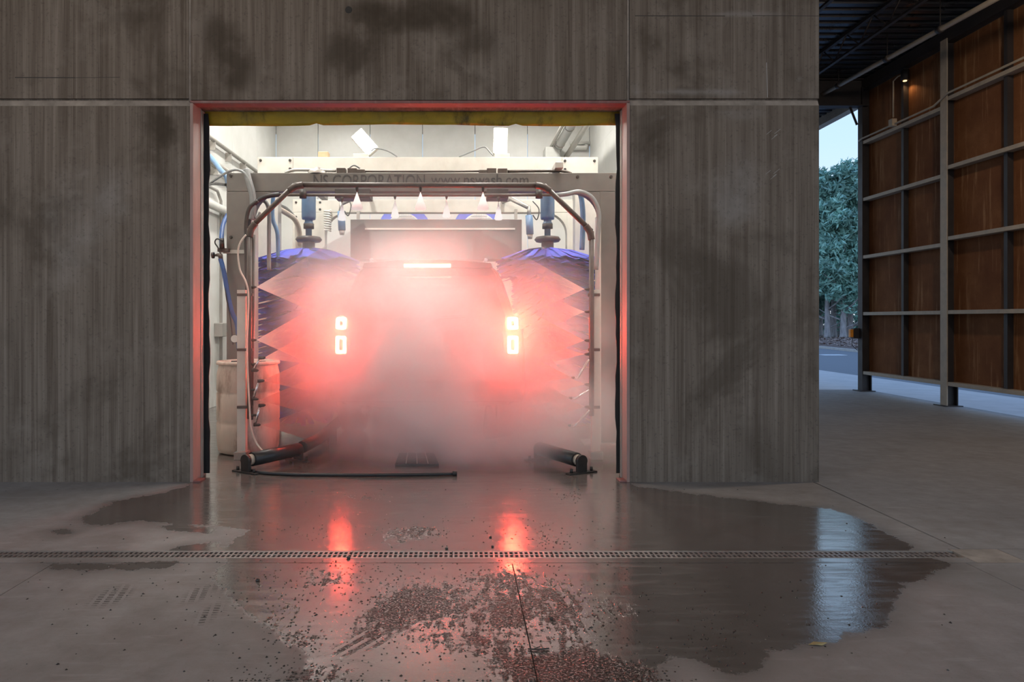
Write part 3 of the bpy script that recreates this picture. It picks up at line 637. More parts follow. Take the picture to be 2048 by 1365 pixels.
# ================================================================== THE WASH BAY
# ---- bay ceiling lights
k = 0
for y, kl in ((6.45, .85), (7.75, 1.5), (9.7, .5), (11.8, .5)):  # pair nearest the door is added to brighten the mist from the front
    for x in (-2.3, 1.3):
        o = thing('ceiling_fixture', ['added mist fill strip just inside the bay door, left wall side','added mist fill strip just inside the bay door, right wall side','fluorescent strip above the blue brushes, left wall side','fluorescent strip above the blue brushes, right wall side','fluorescent strip over mid bay, left wall side','fluorescent strip over mid bay, right wall side','fluorescent strip by the back wall, left wall side','fluorescent strip by the back wall, right wall side'][k], 'lamp', (x, y, BZ-.1), 'bay ceiling strips'); k += 1
        child(o, MB().box(x-.12, x+.12, y-.65, y+.65, BZ-.10, BZ-.001), 'housing', M['galvw'], .005)
        for dx in (-.05, .05): child(o, MB().cyl((x+dx, y-.6, BZ-.125), (x+dx, y+.6, BZ-.125), .018, None, 8), 'tube', M['tube'])
        ld = bpy.data.lights.new('strip_light', 'AREA'); ld.shape = 'RECTANGLE'; ld.size = .22; ld.size_y = 1.25; ld.energy = LAMP_BAY*kl; ld.color = (1,.97,.91)
        lo = bpy.data.objects.new('strip_light', ld); C.objects.link(lo); lo.parent = o; lo.location = (0,0,-.06)

# ---- arches
def arch(name, label, x0, x1, xi0, xi1, ztop, zbot, y0, y1, m, rad, bolts, grp):
    o = thing(name, label, 'wash arch', ((x0+x1)/2, (y0+y1)/2, 0), grp)
    child(o, MB().box(x0, xi0, y0, y1, 0, zbot-.002), 'post', m, .004); child(o, MB().box(xi1, x1, y0, y1, 0, zbot-.002), 'post', m, .004)
    child(o, MB().box(x0, x1, y0, y1, zbot, ztop), 'crossbeam', m, .004)
    for xc, s in ((xi0, 1), (xi1, -1)):
        pol = [(xc, zbot-.003)]+[(xc+s*rad*(1-math.cos(a)), zbot-.003-rad*(1-math.sin(a))) for a in [i*PI/16 for i in range(9)]]
        pol = [(xc, zbot-.003)]+[(xc+s*(rad-rad*math.cos(i*PI/16)), zbot-.003-(rad-rad*math.sin(i*PI/16))) for i in range(9)]
        if s > 0: pol = pol[::-1]
        child(o, MB().prism(pol, y0+.002, y1-.002), 'corner_gusset', m)
    for bx, bz in bolts: child(o, MB().cyl((bx, y0+.005, bz), (bx, y0-.014, bz), .018, .014, 8), 'bolt', M['dark'])
    return o
Y1 = 7.10
q = lambda x, y, Y=Y1: (PX(x,Y), PZ(y,Y))
a1 = arch('spray_arch', 'grey galvanised wash arch with faded lettering nearest the bay door', PX(453,Y1), PX(1247,Y1), PX(503,Y1), PX(1200,Y1), PZ(346,Y1), PZ(383,Y1), Y1, Y1+.16, M['galvd'], .26,
          [q(462,352), q(462,475), q(1155,354), q(1222,354)], 'arches of the wash line')
def lettering(txt, x0, x1, zc, y, parent, m, hpx):
    c = bpy.data.curves.new('lettering', 'FONT'); c.body = txt; c.size = 1; c.extrude = .002; c.align_y = 'CENTER'
    t = bpy.data.objects.new('lettering', c); C.objects.link(t); bpy.context.view_layer.update()
    me = bpy.data.meshes.new_from_object(t.evaluated_get(bpy.context.evaluated_depsgraph_get())); bpy.data.objects.remove(t)
    vs = np.array([v.co[:] for v in me.vertices]); mn, mx = vs.min(0), vs.max(0); sx = (x1-x0)/(mx[0]-mn[0]); sz = hpx/(mx[1]-mn[1]); l = parent.location
    for v in me.vertices: v.co = (x0+(v.co.x-mn[0])*sx-l.x, y-v.co.z-l.y, zc+(v.co.y-(mn[1]+mx[1])/2)*sz-l.z)
    me.materials.clear(); me.materials.append(m); return mobj('lettering', me, None, parent)
lettering('NS CORPORATION', PX(627,Y1), PX(850,Y1), PZ(362,Y1), Y1-.003, a1, M['letter'], 25/F*Y1)
lettering('www.nswash.com', PX(862,Y1), PX(1057,Y1), PZ(359.5,Y1), Y1-.003, a1, M['letter'], 21/F*Y1)
for (xa_, xb_, ya_, yb_, dd) in ((672,742,384,397,.12),(973,1016,384,397,.12)):      # bracket boxes below the beam
    child(a1, MB().box(PX(xa_,Y1), PX(xb_,Y1), Y1-.075, Y1+.14, PZ(yb_+2,Y1), PZ(ya_-4,Y1)), 'bracket_box', M['bracket'], .004)
for (xa_, xb_, yt) in ((672,690,335),(694,713,335.5),(713,729,338),(974,993,335.5),(996,1015,336),(958,974,339)):
    child(a1, MB().box(PX(xa_,Y1), PX(xb_,Y1), Y1+.02, Y1+.12, PZ(346,Y1), PZ(yt,Y1)), 'valve_block', M['pipe'], .004)
child(a1, MB().lathe([(0,.07),(.03,.068),(.035,.055),(.08,.04),(.10,.02),(.10,0)], (PX(632,Y1), Y1+.08, PZ(346,Y1)), 14), 'regulator', M['galv'])
child(a1, MB().tube(smooth_path([P(570,346,Y1+.06), P(585,341,Y1+.06), P(605,340,Y1+.06), P(672,342,Y1+.06)]), .016, 8), 'top_hose', M['galv'])
child(a1, MB().tube([P(729,343,Y1+.07), P(850,343.5,Y1+.07), P(960,342.5,Y1+.07)], .011, 8), 'top_hose', M['pipe'])
child(a1, MB().tube(smooth_path([P(1015,343,Y1+.07), P(1100,342,Y1+.07), P(1128,343,Y1+.07), P(1143,348,Y1+.07)]), .016, 8), 'top_hose', M['pipe'])
child(a1, MB().tube(smooth_path([P(698,337,Y1+.08), P(708,331,Y1+.08), P(720,337,Y1+.08)]), .008, 6), 'top_hose', M['hoseg'])
for xx_, s in ((PX(503,Y1), -1), (PX(1200,Y1), 1)):
    child(a1, MB().box(min(xx_, xx_-s*.012), max(xx_, xx_-s*.012), Y1-.05, Y1+.2, 0, PZ(430,Y1)), 'edge_channel', M['galvw'])
    child(a1, MB().box(xx_-.17, xx_+.17, Y1-.06, Y1+.24, 0, .012), 'base_plate', M['galv'])
for zz in (PZ(504,Y1), PZ(860,Y1)): child(a1, MB().box(PX(447,Y1), PX(507,Y1), Y1-.02, Y1, zz-.018, zz+.018), 'strap', M['galv'])

Y2 = 8.28
a2 = arch('spray_arch', 'pale bolted wash arch carrying the two floodlights behind the lettered arch', PX(515,Y2), PX(1196,Y2), PX(556,Y2), PX(1150,Y2), PZ(314.5,Y2), PZ(347,Y2), Y2, Y2+.16, M['galvw'], .3,
          [(PX(a,Y2), PZ(b,Y2)) for a, b in ((521,321),(580,321),(580,338),(1130,322),(1130,339),(1189,322))], 'arches of the wash line')
for xx_ in (586, 1124): child(a2, MB().box(PX(xx_,Y2)-.004, PX(xx_,Y2)+.004, Y2-.004, Y2, PZ(347,Y2), PZ(315,Y2)), 'seam', M['galv'])
Y3 = 9.85
a3 = arch('spray_arch', 'pale wash arch farthest into the bay, behind the blue brushes', PX(585,Y3), PX(1160,Y3), PX(650,Y3), PX(1134,Y3), PZ(399.5,Y3), PZ(425,Y3), Y3, Y3+.16, M['galvw'], .30,
          [(PX(a,Y3), PZ(b,Y3)) for a, b in ((592,405),(640,405),(640,419),(592,434),(1150,405))], 'arches of the wash line')
hd = thing('dryer_hood', 'grey sheet metal hood hung across the bay under the farthest arch', 'hood', (PX(870,9.5), 9.5, PZ(520,9.5)))
child(hd, MB().box(PX(702,9.5), PX(1043,9.5), 9.45, 9.80, PZ(520,9.5), PZ(440,9.5)), 'hood_box', M['galvd'], .006)
child(hd, MB().box(PX(730,9.45), PX(1030,9.45), 9.435, 9.45, PZ(460,9.45), PZ(456.5,9.45)), 'hood_rail', M['galvw'])
for xx_ in (712, 1034): child(hd, MB().box(PX(xx_,9.6)-.02, PX(xx_,9.6)+.02, 9.78, 9.83, PZ(440,9.6), PZ(420,9.85)), 'hanger_strap', M['galv'])
# blowers at the far end
for cx, lab in ((808,'blue dryer blower with mesh intake, left of the pair above the hood'), (958,'blue dryer blower with mesh intake, right of the pair above the hood')):
    Yb = 12.2; c = P(cx, 462, Yb); o = thing('dryer_blower', lab, 'blower', (c.x, Yb, c.z), 'dryer blowers')
    Rm = Matrix.Rotation(-PI/2, 3, 'X')
    child(o, MB().lathe([(.12,-.02),(.40,-.02),(.46,.02),(.47,.18),(.46,.34),(.40,.38),(0,.38)], c, 32, Matrix.Rotation(-PI/2,3,'X')), 'scroll_housing', M['blower'])
    child(o, MB().lathe([(.20,-.05),(.29,-.06),(.31,-.02)], c, 28, Matrix.Rotation(-PI/2,3,'X')), 'intake_ring', M['pvc'])
    for i in range(-6, 7):
        d = i*.042; L = math.sqrt(max(0, .29**2-d*d))
        child(o, MB().box(c.x-L, c.x+L, Yb-.075, Yb-.069, c.z+d-.005, c.z+d+.005), 'mesh_wire', M['meshm']); child(o, MB().box(c.x+d-.005, c.x+d+.005, Yb-.081, Yb-.075, c.z-L, c.z+L), 'mesh_wire', M['meshm'])
    child(o, MB().box(c.x-.08, c.x+.08, Yb+.05, Yb+.25, 0, c.z-.44), 'stand', M['galv'], .005)

# floodlights on the second arch
def flood(px, py, tilt, label, tx):
    Yf = Y2+.06; c = P(px, py, Yf); o = thing('flood_light', label, 'lamp', c, 'floodlights on the second arch')
    R_ = Matrix.Rotation(tilt, 3, 'Y')
    b = MB().obox(c+R_@Vector((0,.055,0)), .085, .05, .155, R_); child(o, b, 'housing', M['galvw'], .01)
    child(o, MB().obox(c, .075, .006, .14, R_), 'lens', M['flood'])
    base = Vector((PX(tx,Yf), Yf+.02, PZ(314.5,Y2)))
    child(o, MB().box(base.x-.09, base.x+.09, Yf-.03, Yf+.07, base.z, base.z+.05), 'mount_plate', M['galvw'], .004)
    child(o, MB().tube([base+Vector((0,0,.03)), c+R_@Vector((0,.06,-.13))], .014, 8), 'bracket_arm', M['galvw'])
    return o
flood(729, 284, -.72, 'glaring floodlight tilted sideways on the left half of the pale arch', 722)
flood(1001, 281, .03, 'glaring upright floodlight on the right half of the pale arch', 1004)
def hose(name, label, pts, r, m, cat='hose', grp=None, n=8, k=6):
    return tag(MB().tube(smooth_path(pts, k), r, n).obj(name, m), label, cat, grp)
hose('lamp_cord', 'thin grey cord sagging from the tilted floodlight', [P(742,303,Y2+.04), P(751,297,Y2+.04), P(775,302,Y2+.05), P(795,314,Y2+.06)], .008, M['hoseg'], 'cord')
hose('lamp_cord', 'thin grey cord rising to the upright floodlight', [P(918,314,Y2+.06), P(945,303,Y2+.05), P(968,294,Y2+.04), P(980,305,Y2+.04), P(987,312,Y2+.05)], .008, M['hoseg'], 'cord')
bx_ = P(648, 308, Y2+.08)
tag(MB().box(bx_.x-.06, bx_.x+.06, Y2+.02, Y2+.14, PZ(314.5,Y2), PZ(303,Y2+.02)).obj('switch_box', M['tan'], bevel=.006), 'small tan box standing on the pale floodlight arch', 'box')
# duct on the far right
dt = thing('ceiling_duct', 'white insulated duct with rails running to the back wall high on the right', 'duct', P(1112, 300, 13.3))
for (xa_, ya_, r_, nm, m) in ((1113,300,.085,'duct_pipe',M['pvc']), (1100,298,.03,'duct_rail',M['galvw']), (1133,313,.05,'duct_rail',M['galvw'])):
    e0 = P(xa_, ya_, 13.45); child(dt, MB().tube([e0, (e0.x, 7.2, e0.z)], r_, 12), nm, m)
for i in range(5):
    y = 8.5+i*1.1; e0 = P(1113,300,13.45); child(dt, MB().cyl((e0.x, y, e0.z), (e0.x, y+.03, e0.z), .092, None, 14), 'duct_band', M['galv']); child(dt, MB().cyl((e0.x, y, e0.z+.08), (e0.x, y, BZ), .006, None, 6), 'hanger', M['galv'])
c = P(1105, 309, 13.3); child(dt, MB().box(c.x-.16, c.x+.12, 13.1, 13.48, c.z-.12, c.z+.10), 'end_box', M['pvc'], .01)
pr = thing('wall_pipe', 'short white pipe elbow on the back wall beside the soffit', 'pipe', P(1165,290,13.4))
child(pr, MB().tube([P(1140,296,13.44), P(1172,296,13.44), P(1172,290,13.44)], .05, 10), 'pipe', M['pvc'])
child(pr, MB().tube([P(1140,287,13.44), P(1180,286,13.44)], .03, 10), 'pipe', M['pvc'])

# ---- side brushes
def ring(seed, R0, press):
    r = random.Random(seed); b = MB()
    for i in range(96):
        a = 2*PI*i/96+r.uniform(-.05,.05); L = R0*r.uniform(.93,1.0); w = r.uniform(.016,.026); z = r.uniform(-.02,.02); tw = r.uniform(-.3,.3)
        d = Vector((math.cos(a), math.sin(a), 0)); s = Vector((-math.sin(a), math.cos(a), 0)); pts = []
        for j, t in enumerate((.09, R0*.5, L)):
            dz = z-(.10 if press is not None else .15)*(t/R0)**2*R0/.6; sw = .10*(t/R0)**2
            p = d*t+s*sw*t
            if press is not None and p.x < -press: p.y += (abs(p.x)-press)*(1 if p.y > 0 else -1)*.8; p.x = -press-.0*t
            ww = w*(.6+.9*t/R0)*(1. if press is not None else 1.5)
            pts += [p+Vector((0,0,dz))-s*ww+Vector((0,0,-tw*ww)), p+Vector((0,0,dz))+s*ww+Vector((0,0,tw*ww))]
        b.add(pts, [(0,1,3,2),(2,3,5,4)], False)
    return b.mesh('bristle_ring')
def brush(cx, cyy, rz, label, ztop):
    o = thing('side_brush', label, 'brush', (cx, cyy, 0), 'side brushes', None, rz)
    MB().cyl((0,0,.16), (0,0,ztop+.08), .07, None, 18).obj('core_tube', M['core'], o)
    MB().lathe([(0,.18),(.2,.17),(.22,.14),(.20,.11),(.06,.09),(0,.09)], (0,0,.05), 20).obj('bottom_hub', M['dark'], o)
    z = .26; i = 0
    while z < ztop:
        free = z > ztop-.30
        R0 = .60*(1 if z < ztop-.09 else .90)
        me = RINGS[(i % 3, 0 if z < 1.2 else (1 if not free else 2))]
        q_ = mobj('bristle_ring', me, None, o, (0,0,z)); z += .062; i += 1
    MB().lathe([(.05,0),(.13,.005),(.15,.03),(.13,.06),(.07,.07)], (0,0,ztop+.02), 20).obj('top_hub', M['dark'], o)
    mo = MB().lathe([(0,.0),(.035,.0),(.035,.10),(.05,.10),(.055,.16),(.045,.17),(.045,.20),(.075,.20),(.08,.23),(.08,.50),(.075,.52),(0,.52)], (0,0,ztop+.08), 20).obj('drive_motor', M['motor'], o)
    MB().lathe([(.03,.09),(.06,.095),(.06,.15),(.03,.155)], (0,0,ztop+.08), 16).obj('shaft_coupling', M['dark'], mo)
    MB().box(-.10,.10,-.06,.06,ztop+.60,ztop+.66).obj('motor_bracket', M['galv'], o, bevel=.004)
    MB().box(-.04,.04,-.95,.02,ztop+.66,ztop+.72).obj('swing_arm', M['galv'], o, bevel=.004)
    return o
RINGS = {}
for i in range(3):
    for j, pr_ in ((0,.30),(1,.36),(2,None)):
        me = ring(i*7+j, .60 if j < 2 else .59, pr_); me.materials.append(M['bristle']); RINGS[(i,j)] = me
Yb = 7.95
brush(PX(1095,Yb), Yb, 0, 'big blue rotating side brush right of the vehicle', 2.12)
brush(PX(621,Yb)-.02, Yb, PI, 'big blue rotating side brush left of the vehicle', 2.12)
# small air cylinders behind
for px, y0_, lab in ((1059, 428, 'light blue air cylinder hanging right of the hood'), (683, 420, 'light blue air cylinder hanging left of the hood, blurred by mist')):
    Yc_ = 9.15; t_, b_ = P(px-1, y0_+3, Yc_), P(px+1, y0_+41, Yc_)
    o = thing('air_cylinder', lab, 'air cylinder', (t_.x, Yc_, b_.z), 'air cylinders under the arches')
    child(o, MB().cyl(b_, t_, .048, None, 16), 'barrel', M['hosel']); child(o, MB().cyl(b_+Vector((0,0,-.06)), b_, .028, .04, 12), 'rod_end', M['galv'])
    child(o, MB().cyl(t_, t_+Vector((0,0,.12)), .03, .02, 10), 'clevis', M['galv'])
    s = 1 if px < 900 else -1
    child(o, MB().tube([t_+Vector((0,0,.10)), t_+Vector((s*.22,.25,.26)), t_+Vector((s*.3,.72,.30))], .03, 8), 'support_arm', M['galv'])
    child(o, MB().tube(smooth_path([t_+Vector((.05,-.02,.0)), t_+Vector((.10,-.03,-.06)), t_+Vector((.13,0,.08)), t_+Vector((.06,.1,.2))]), .008, 6), 'air_line', M['hosek'])
# coil spring on the left
sp_ = [P(655,420,9.80)+Vector((.045*math.cos(a*.9), .045*math.sin(a*.9), -a*.0047)) for a in range(0, 64)]
tag(MB().tube(sp_, .012, 6).obj('coil_spring', M['pvc']), 'white coiled spring hanging left of the hood', 'spring')

# ---- spray pipe frame at the entry
Ys = 6.30
sa = thing('spray_gantry', 'brown steel spray pipe frame standing just inside the door', 'spray frame', (PX(840,Ys), Ys, 0))
def seg(a, b, nm='spray_pipe', r=.0235): return child(sa, MB().cyl(a, b, r, None, 12), nm, M['pipe'])
pts = [P(499,838,Ys), P(499,458,Ys), P(590,370,Ys), P(1088,371,Ys), P(1183,463,Ys), P(1183,832,Ys)]
for a, b in zip(pts[:-1], pts[1:]): seg(a, b)
for i in range(1, 5):
    p = pts[i]; a = (pts[i-1]-p).normalized(); b = (pts[i+1]-p).normalized()
    child(sa, MB().tube(smooth_path([p+a*.075, p+a*.02+b*.02, p+b*.075], 5), .031, 12), 'elbow', M['pipe'])
for zz in (PZ(838,Ys), PZ(832,Ys)): pass
for px, ps in ((499, -1), (1183, 1)):                        # upright channel beside each leg, with clamps
    xc = PX(481 if ps < 0 else 1193, Ys); zt = PZ(580, Ys)
    b = MB(); b.box(xc-.038, xc+.038, Ys+.02, Ys+.03, 0, zt); b.box(xc-.038, xc-.030, Ys+.03, Ys+.08, 0, zt); b.box(xc+.030, xc+.038, Ys+.03, Ys+.08, 0, zt)
    child(sa, b, 'support_channel', M['galvw']); child(sa, MB().box(xc-.055, xc+.055, Ys-.02, Ys+.10, 0, .07), 'foot', M['galv'], .004)
    for yy in (590, 700, 815): child(sa, MB().box(min(xc, PX(px,Ys))-.03, max(xc, PX(px,Ys))+.03, Ys-.01, Ys+.02, PZ(yy,Ys)-.012, PZ(yy,Ys)+.012), 'clamp', M['pipe'])
seg(P(507,470,Ys+.05), P(503,840,Ys+.05), 'feed_pipe', .016)
# nozzles and sprays
def vol_spray(name, k):
    t = NT(name); t.t.nodes.remove(t.b)
    c = t.coord('Object'); s = t.n('ShaderNodeSeparateXYZ'); t.l(c, s.inputs[0])
    d = t.math('DIVIDE', k, t.math('ADD', s.outputs[0], .04))
    d = t.math('MULTIPLY', d, t.smoothstep(s.outputs[0], 0.05, 0.95, 1., 0.))
    v = t.n('ShaderNodeVolumeScatter'); v.inputs['Color'].default_value = (1,1,1,1); v.inputs['Anisotropy'].default_value = .45
    t.l(d, v.inputs['Density']); t.l(v.outputs[0], t.out.inputs['Volume']); return t.m
M['spray'] = vol_spray('spray_water', .20); M['spray_small'] = vol_spray('fine_spray_water', 1.3)
def spray(apex, direction, L, half, label, flat=.45, name='water_spray', grp='spray fans'):
    d = Vector(direction).normalized(); n = 14; b = MB(); b.v = [(0,0,0)]
    for j, t in enumerate((.33, .66, .94, 1.0)):
        r = min(t,.97)*math.tan(half)*(1 if t < 1 else .8)
        for k_ in range(n):
            a = 2*PI*k_/n; b.v.append((t, r*flat*math.cos(a), r*math.sin(a)))
    b.f = [(0, 1+(k_+1)%n, 1+k_) for k_ in range(n)]
    for j in range(3): b.f += [(1+j*n+k_, 1+j*n+(k_+1)%n, 1+(j+1)*n+(k_+1)%n, 1+(j+1)*n+k_) for k_ in range(n)]
    b.f.append(tuple(1+3*n+k_ for k_ in range(n))[::-1]); b.f = [f[::-1] for f in b.f]; b.sm = [True]*len(b.f)
    o = b.obj(name, M['spray'] if L > .3 else M['spray_small']); o.location = apex; o.scale = (L, L, L)
    z = Vector((0,0,1)) if abs(d.z) < .9 else Vector((0,1,0))
    yv_ = z.cross(d).normalized(); zv = d.cross(yv_)
    o.rotation_euler = Matrix((d, yv_, zv)).transposed().to_euler()
    return tag(o, label, 'spray', grp, 'stuff')
def nozzle(p, d, parent=sa):
    d = Vector(d).normalized(); child(parent, MB().tube([p, p+d*.03, p+d*.045], [.014,.012,.005], 8), 'nozzle', M['dark'])
ords = ['topmost','second','third','fourth','fifth','sixth','seventh','eighth','ninth']
# left column
Ln = [(503,575,.07,1.05,.50),(503,681,.05,1.0,.50)]
i = 0
for (x, y, dz, L, h) in Ln:
    p = P(x, y, Ys); d = Vector((1, .18, dz)); nozzle(p, d); spray(p+d.normalized()*.045, d, L, h, f'{ords[i]} white spray fan from the left leg of the pipe frame'); i += 1
arms = [((505,758),(525,717)), ((505,798),(521,762)), ((507,851),(527,815))]
for (a, b) in [((506,741),(520,717)), ((506,798),(518,763)), ((510,850),(520,812))]:
    A, B = P(a[0],a[1],Ys-.03), P(b[0],b[1],Ys-.03); mid_ = (A+B)/2
    o_ = child(sa, MB().cyl(A, B, .011, None, 8), 'nozzle_arm', M['chrome'])
    child(sa, MB().cyl(P(503,(a[1]+b[1])/2,Ys), mid_, .012, None, 8), 'arm_joint', M['dark'])
    for q_, dz in ((A, -.05), (B, .12)):
        d = Vector((1,.15,dz)); child(sa, MB().tube([q_-Vector((.012,0,0)), q_+d.normalized()*.035, q_+d.normalized()*.05], [.017,.014,.006], 8), 'nozzle', M['dark'])
for (x, y, dz) in ((527,717,.20),(524,762,.10),(517,801,.05),(524,851,.0)):
    p = P(x, y, Ys-.03); d = Vector((1,.2,dz)); spray(p, d, .75, .34, f'{ords[i]} white spray fan from the left leg of the pipe frame'); i += 1
# right column
i = 0
for (x, y, dz, L, h) in ((1179,579,.05,1.05,.48),(1179,624,.0,.45,.42),(1179,682,.06,.9,.44),(1179,709,.02,.55,.28),(1179,770,.06,.5,.36),(1179,815,.05,.45,.36)):
    p = P(x, y, Ys); d = Vector((-1,.18,dz)); nozzle(p, d); spray(p+d.normalized()*.045, d, L, h, f'{ords[i]} white spray fan from the right leg of the pipe frame'); i += 1
for k_, (a, b) in enumerate([((1176,722),(1155,757)), ((1176,782),(1150,798)), ((1178,822),(1148,853))]):
    A, B = P(a[0],a[1],Ys-.03), P(b[0],b[1],Ys-.03)
    child(sa, MB().tube([P(1181,a[1]-4,Ys), A, B, B+Vector((-.03,0,.004))], .010, 8), 'nozzle_arm', M['chrome']); child(sa, MB().cyl(B+Vector((-.03,0,.004)), B+Vector((-.055,0,.008)), .013, .006, 8), 'nozzle', M['dark'])
    d = Vector((-1,.15,.14)); spray(B+Vector((-.055,0,.008)), d, .75, .34, f'{["upper","middle","lowest"][k_]} white spray fan from the bent nozzle arms of the right leg')
# top nozzles
for i, x in enumerate((714, 841, 966)):
    p = P(x, 374, Ys); nozzle(p, (0,0,-1)); spray(p+Vector((0,0,-.045)), (0,0,-1), .16, .42, f'{["leftmost","middle","rightmost"][i]} small downward spray under the top spray pipe', .8, 'water_spray', 'sprays under the top pipe')
Yh = 7.0
for i, (x, y) in enumerate(((684,399),(790,393),(893,393),(997,398))):
    p = P(x, y, Yh); child(a1, MB().tube([p+Vector((0,0,.02)), p, p-Vector((0,0,.03))], [.016,.015,.006], 8), 'nozzle', M['dark'])
    spray(p-Vector((0,0,.03)), (0,0,-1), .18, .30, f'{["leftmost","second","third","rightmost"][i]} small downward spray from the dark cross tube of the lettered arch', .8, 'water_spray', 'sprays under the cross tube')
# dark cross tube of arch 1 with hose ends
child(a1, MB().tube([P(545,390,Yh), P(700,390.5,Yh), P(1000,390.5,Yh), P(1110,390,Yh)], .015, 10), 'cross_tube', M['pipe'])
child(a1, MB().tube(smooth_path([P(497,520,Yh), P(496,460,Yh), P(505,415,Yh), P(528,395,Yh), P(560,389,Yh)]), .024, 10), 'feed_hose', M['hosek'])
child(a1, MB().tube(smooth_path([P(1110,391,Yh), P(1135,388,Yh), P(1160,384,Yh), P(1184,396,Yh), P(1197,425,Yh), P(1196,470,Yh), P(1192,540,Yh)]), .024, 10), 'feed_hose', M['hoseg'])
child(a1, MB().cyl(P(606,380,Yh), P(606,397,Yh), .035, None, 10), 'pipe_clamp', M['dark']); child(a1, MB().cyl(P(1078,380,Yh), P(1078,397,Yh), .035, None, 10), 'pipe_clamp', M['dark'])

# ---- hoses, pipes and valve on the left
hose('air_hose', 'pale grey hose looping over the left top corner of the lettered arch', [P(418,368,8.2), P(435,357,7.7), P(452,346,7.05), P(470,340,7.0), P(487,345,6.98), P(500,365,6.98), P(508,395,6.98), P(508,425,6.98), P(513,437,7.0), P(520,425,7.02)], .013, M['hoseg'])
hose('air_hose', 'fat pale hose hanging down beside the loop on the left arch post', [P(492,340,7.02), P(497,360,7.0), P(505,390,7.0), P(506,420,7.0), P(503,440,7.0)], .034, M['hoseg'])
hose('air_hose', 'dark grey hose curving down behind the diagonal spray pipe', [P(520,400,7.35), P(532,405,7.35), P(538,425,7.35), P(538,470,7.35), P(538,540,7.35)], .022, M['hoseg'])
hose('air_hose', 'blue-grey hose hanging straight behind the diagonal spray pipe', [P(548,385,7.5), P(545,410,7.5), P(546,440,7.5), P(555,470,7.5), P(556,540,7.5)], .022, M['hosel'])
hose('air_hose', 'dark hose bending down beside the left spray leg', [P(516,402,6.9), P(500,415,6.9), P(493,440,6.9), P(492,480,6.9), P(494,600,6.9), P(494,700,6.9)], .02, M['dark'])
hose('air_hose', 'pale flexible hose sloping down toward the left brush', [P(550,414,8.42), P(575,428,9.0), P(590,440,9.3), P(598,460,9.6), P(600,490,9.83)], .035, M['hosew'])
hose('air_hose', 'grey hose arching left of the farthest arch', [P(552,410,8.42), P(568,414,9.0), P(582,426,9.5), P(592,440,9.84)], .022, M['hoseg'])
hose('chemical_hose', 'thin cream hose curling down the left spray leg to the floor', [P(492,470,6.26), P(481,485,6.24), P(476,505,6.24), P(480,540,6.24), P(492,565,6.22), P(497,600,6.22), P(494,700,6.22), P(500,830,6.20), P(503,860,6.20), P(512,885,6.2), P(525,902,6.15), P(538,909,6.05)], .008, M['hosew'])
hose('water_hose', 'royal blue hose slanting down from the brass valve', [P(441,518,7.0), P(448,545,6.98), P(456,590,6.98), P(464,625,6.98), P(474,650,7.0), P(478,700,7.0)], .024, M['hoseb'])
hose('water_hose', 'pale blue hose dropping behind the top of the left arch post', [P(414,308,7.9), P(428,322,7.7), P(441,340,7.5), P(452,352,7.35), P(458,375,7.35)], .028, M['hosel'])
hose('water_hose', 'dark teal hose curving down to the valve left of the arch post', [P(455,430,7.6), P(446,450,7.4), P(443,475,7.2), P(444,500,7.1)], .024, M['hoseb'])
hose('air_hose', 'black hose running from the wall to the left arch post', [P(414,370,8.3), P(430,368,7.8), P(453,370,7.3)], .015, M['hosek'])
hose('air_hose', 'pale hose hanging inside the right arch post', [P(1160,385,7.45), P(1164,405,7.45), P(1166,440,7.45), P(1164,500,7.45)], .028, M['hosel'])
vl = thing('hose_valve', 'brown brass valve with round handwheel on the left arch post', 'valve', P(440,508,7.0))
child(vl, MB().cyl(P(424,511,7.0), P(428,511,7.0), .032, None, 14), 'handwheel', M['dark']); child(vl, MB().tube([P(428,511,7.0), P(436,510,7.0), P(441,512,7.0), P(442,520,7.0)], [.008,.018,.026,.022], 10), 'valve_body', M['pipe'])
child(vl, MB().box(PX(436,7.05), PX(458,7.05), 7.03, 7.09, PZ(504,7.05), PZ(497,7.05)), 'bracket', M['pipe'], .003); child(vl, MB().cyl(P(444,497,7.02), P(444,477,7.02), .026, .02, 10), 'hose_tail', M['dark'])
child(vl, MB().tube(smooth_path([P(446,482,7.0), P(434,478,7.0), P(430,486,7.0), P(438,500,7.0), P(447,530,6.99), P(452,590,6.96), P(461,640,6.96), P(466,690,6.96)]), .007, 6), 'thin_tube', M['hosek'])
wl = BX0
def wallpipe(label, pts_, r, m, nm='wall_pipe', brk=()):
    o = thing(nm, label, 'pipe', Vector(pts_[0])); child(o, MB().tube(pts_, r, 10), 'pipe', m)
    for q_ in brk: child(o, MB().box(wl, q_[0]+.02, q_[1]-.015, q_[1]+.015, q_[2]-.14, q_[2]-.01), 'bracket', M['galv'])
    return o
zr = 3.80; wallpipe('thin grey pipe running along the white left bay wall near its top', [(wl+.07, 6.2, zr), (wl+.07, 13.3, zr)], .03, M['galv'], brk=[(wl+.07, y, zr) for y in (9.9, 10.6, 11.3, 12.0, 12.7)])
zr = 2.86; wallpipe('fat white pipe with flange low on the left bay wall', [(wl+.1, 6.2, zr), (wl+.1, 10.7, zr), (wl+.1, 10.8, zr-.1), (wl+.1, 10.8, 2.4)], .06, M['pvc'], brk=[(wl+.1, y, zr) for y in (8.4, 10.4)])
zr = 3.45; wallpipe('mid grey pipe with clamp on the left bay wall', [(wl+.1, 6.2, zr), (wl+.1, 11.0, zr), (wl+.3, 11.2, zr)], .05, M['galv'], brk=[(wl+.1, y, zr) for y in (9.9, 10.6)])
zr = 3.05; wallpipe('thin conduit bending down the left bay wall to the switch box', [(wl+.05, 6.2, 3.12), (wl+.05, 10.1, 3.12), (wl+.05, 10.25, 3.0), (wl+.05, 10.25, 1.3), (wl+.05, 10.25, .3)], .022, M['galv'])
cb = P(440, 660, 10.2)
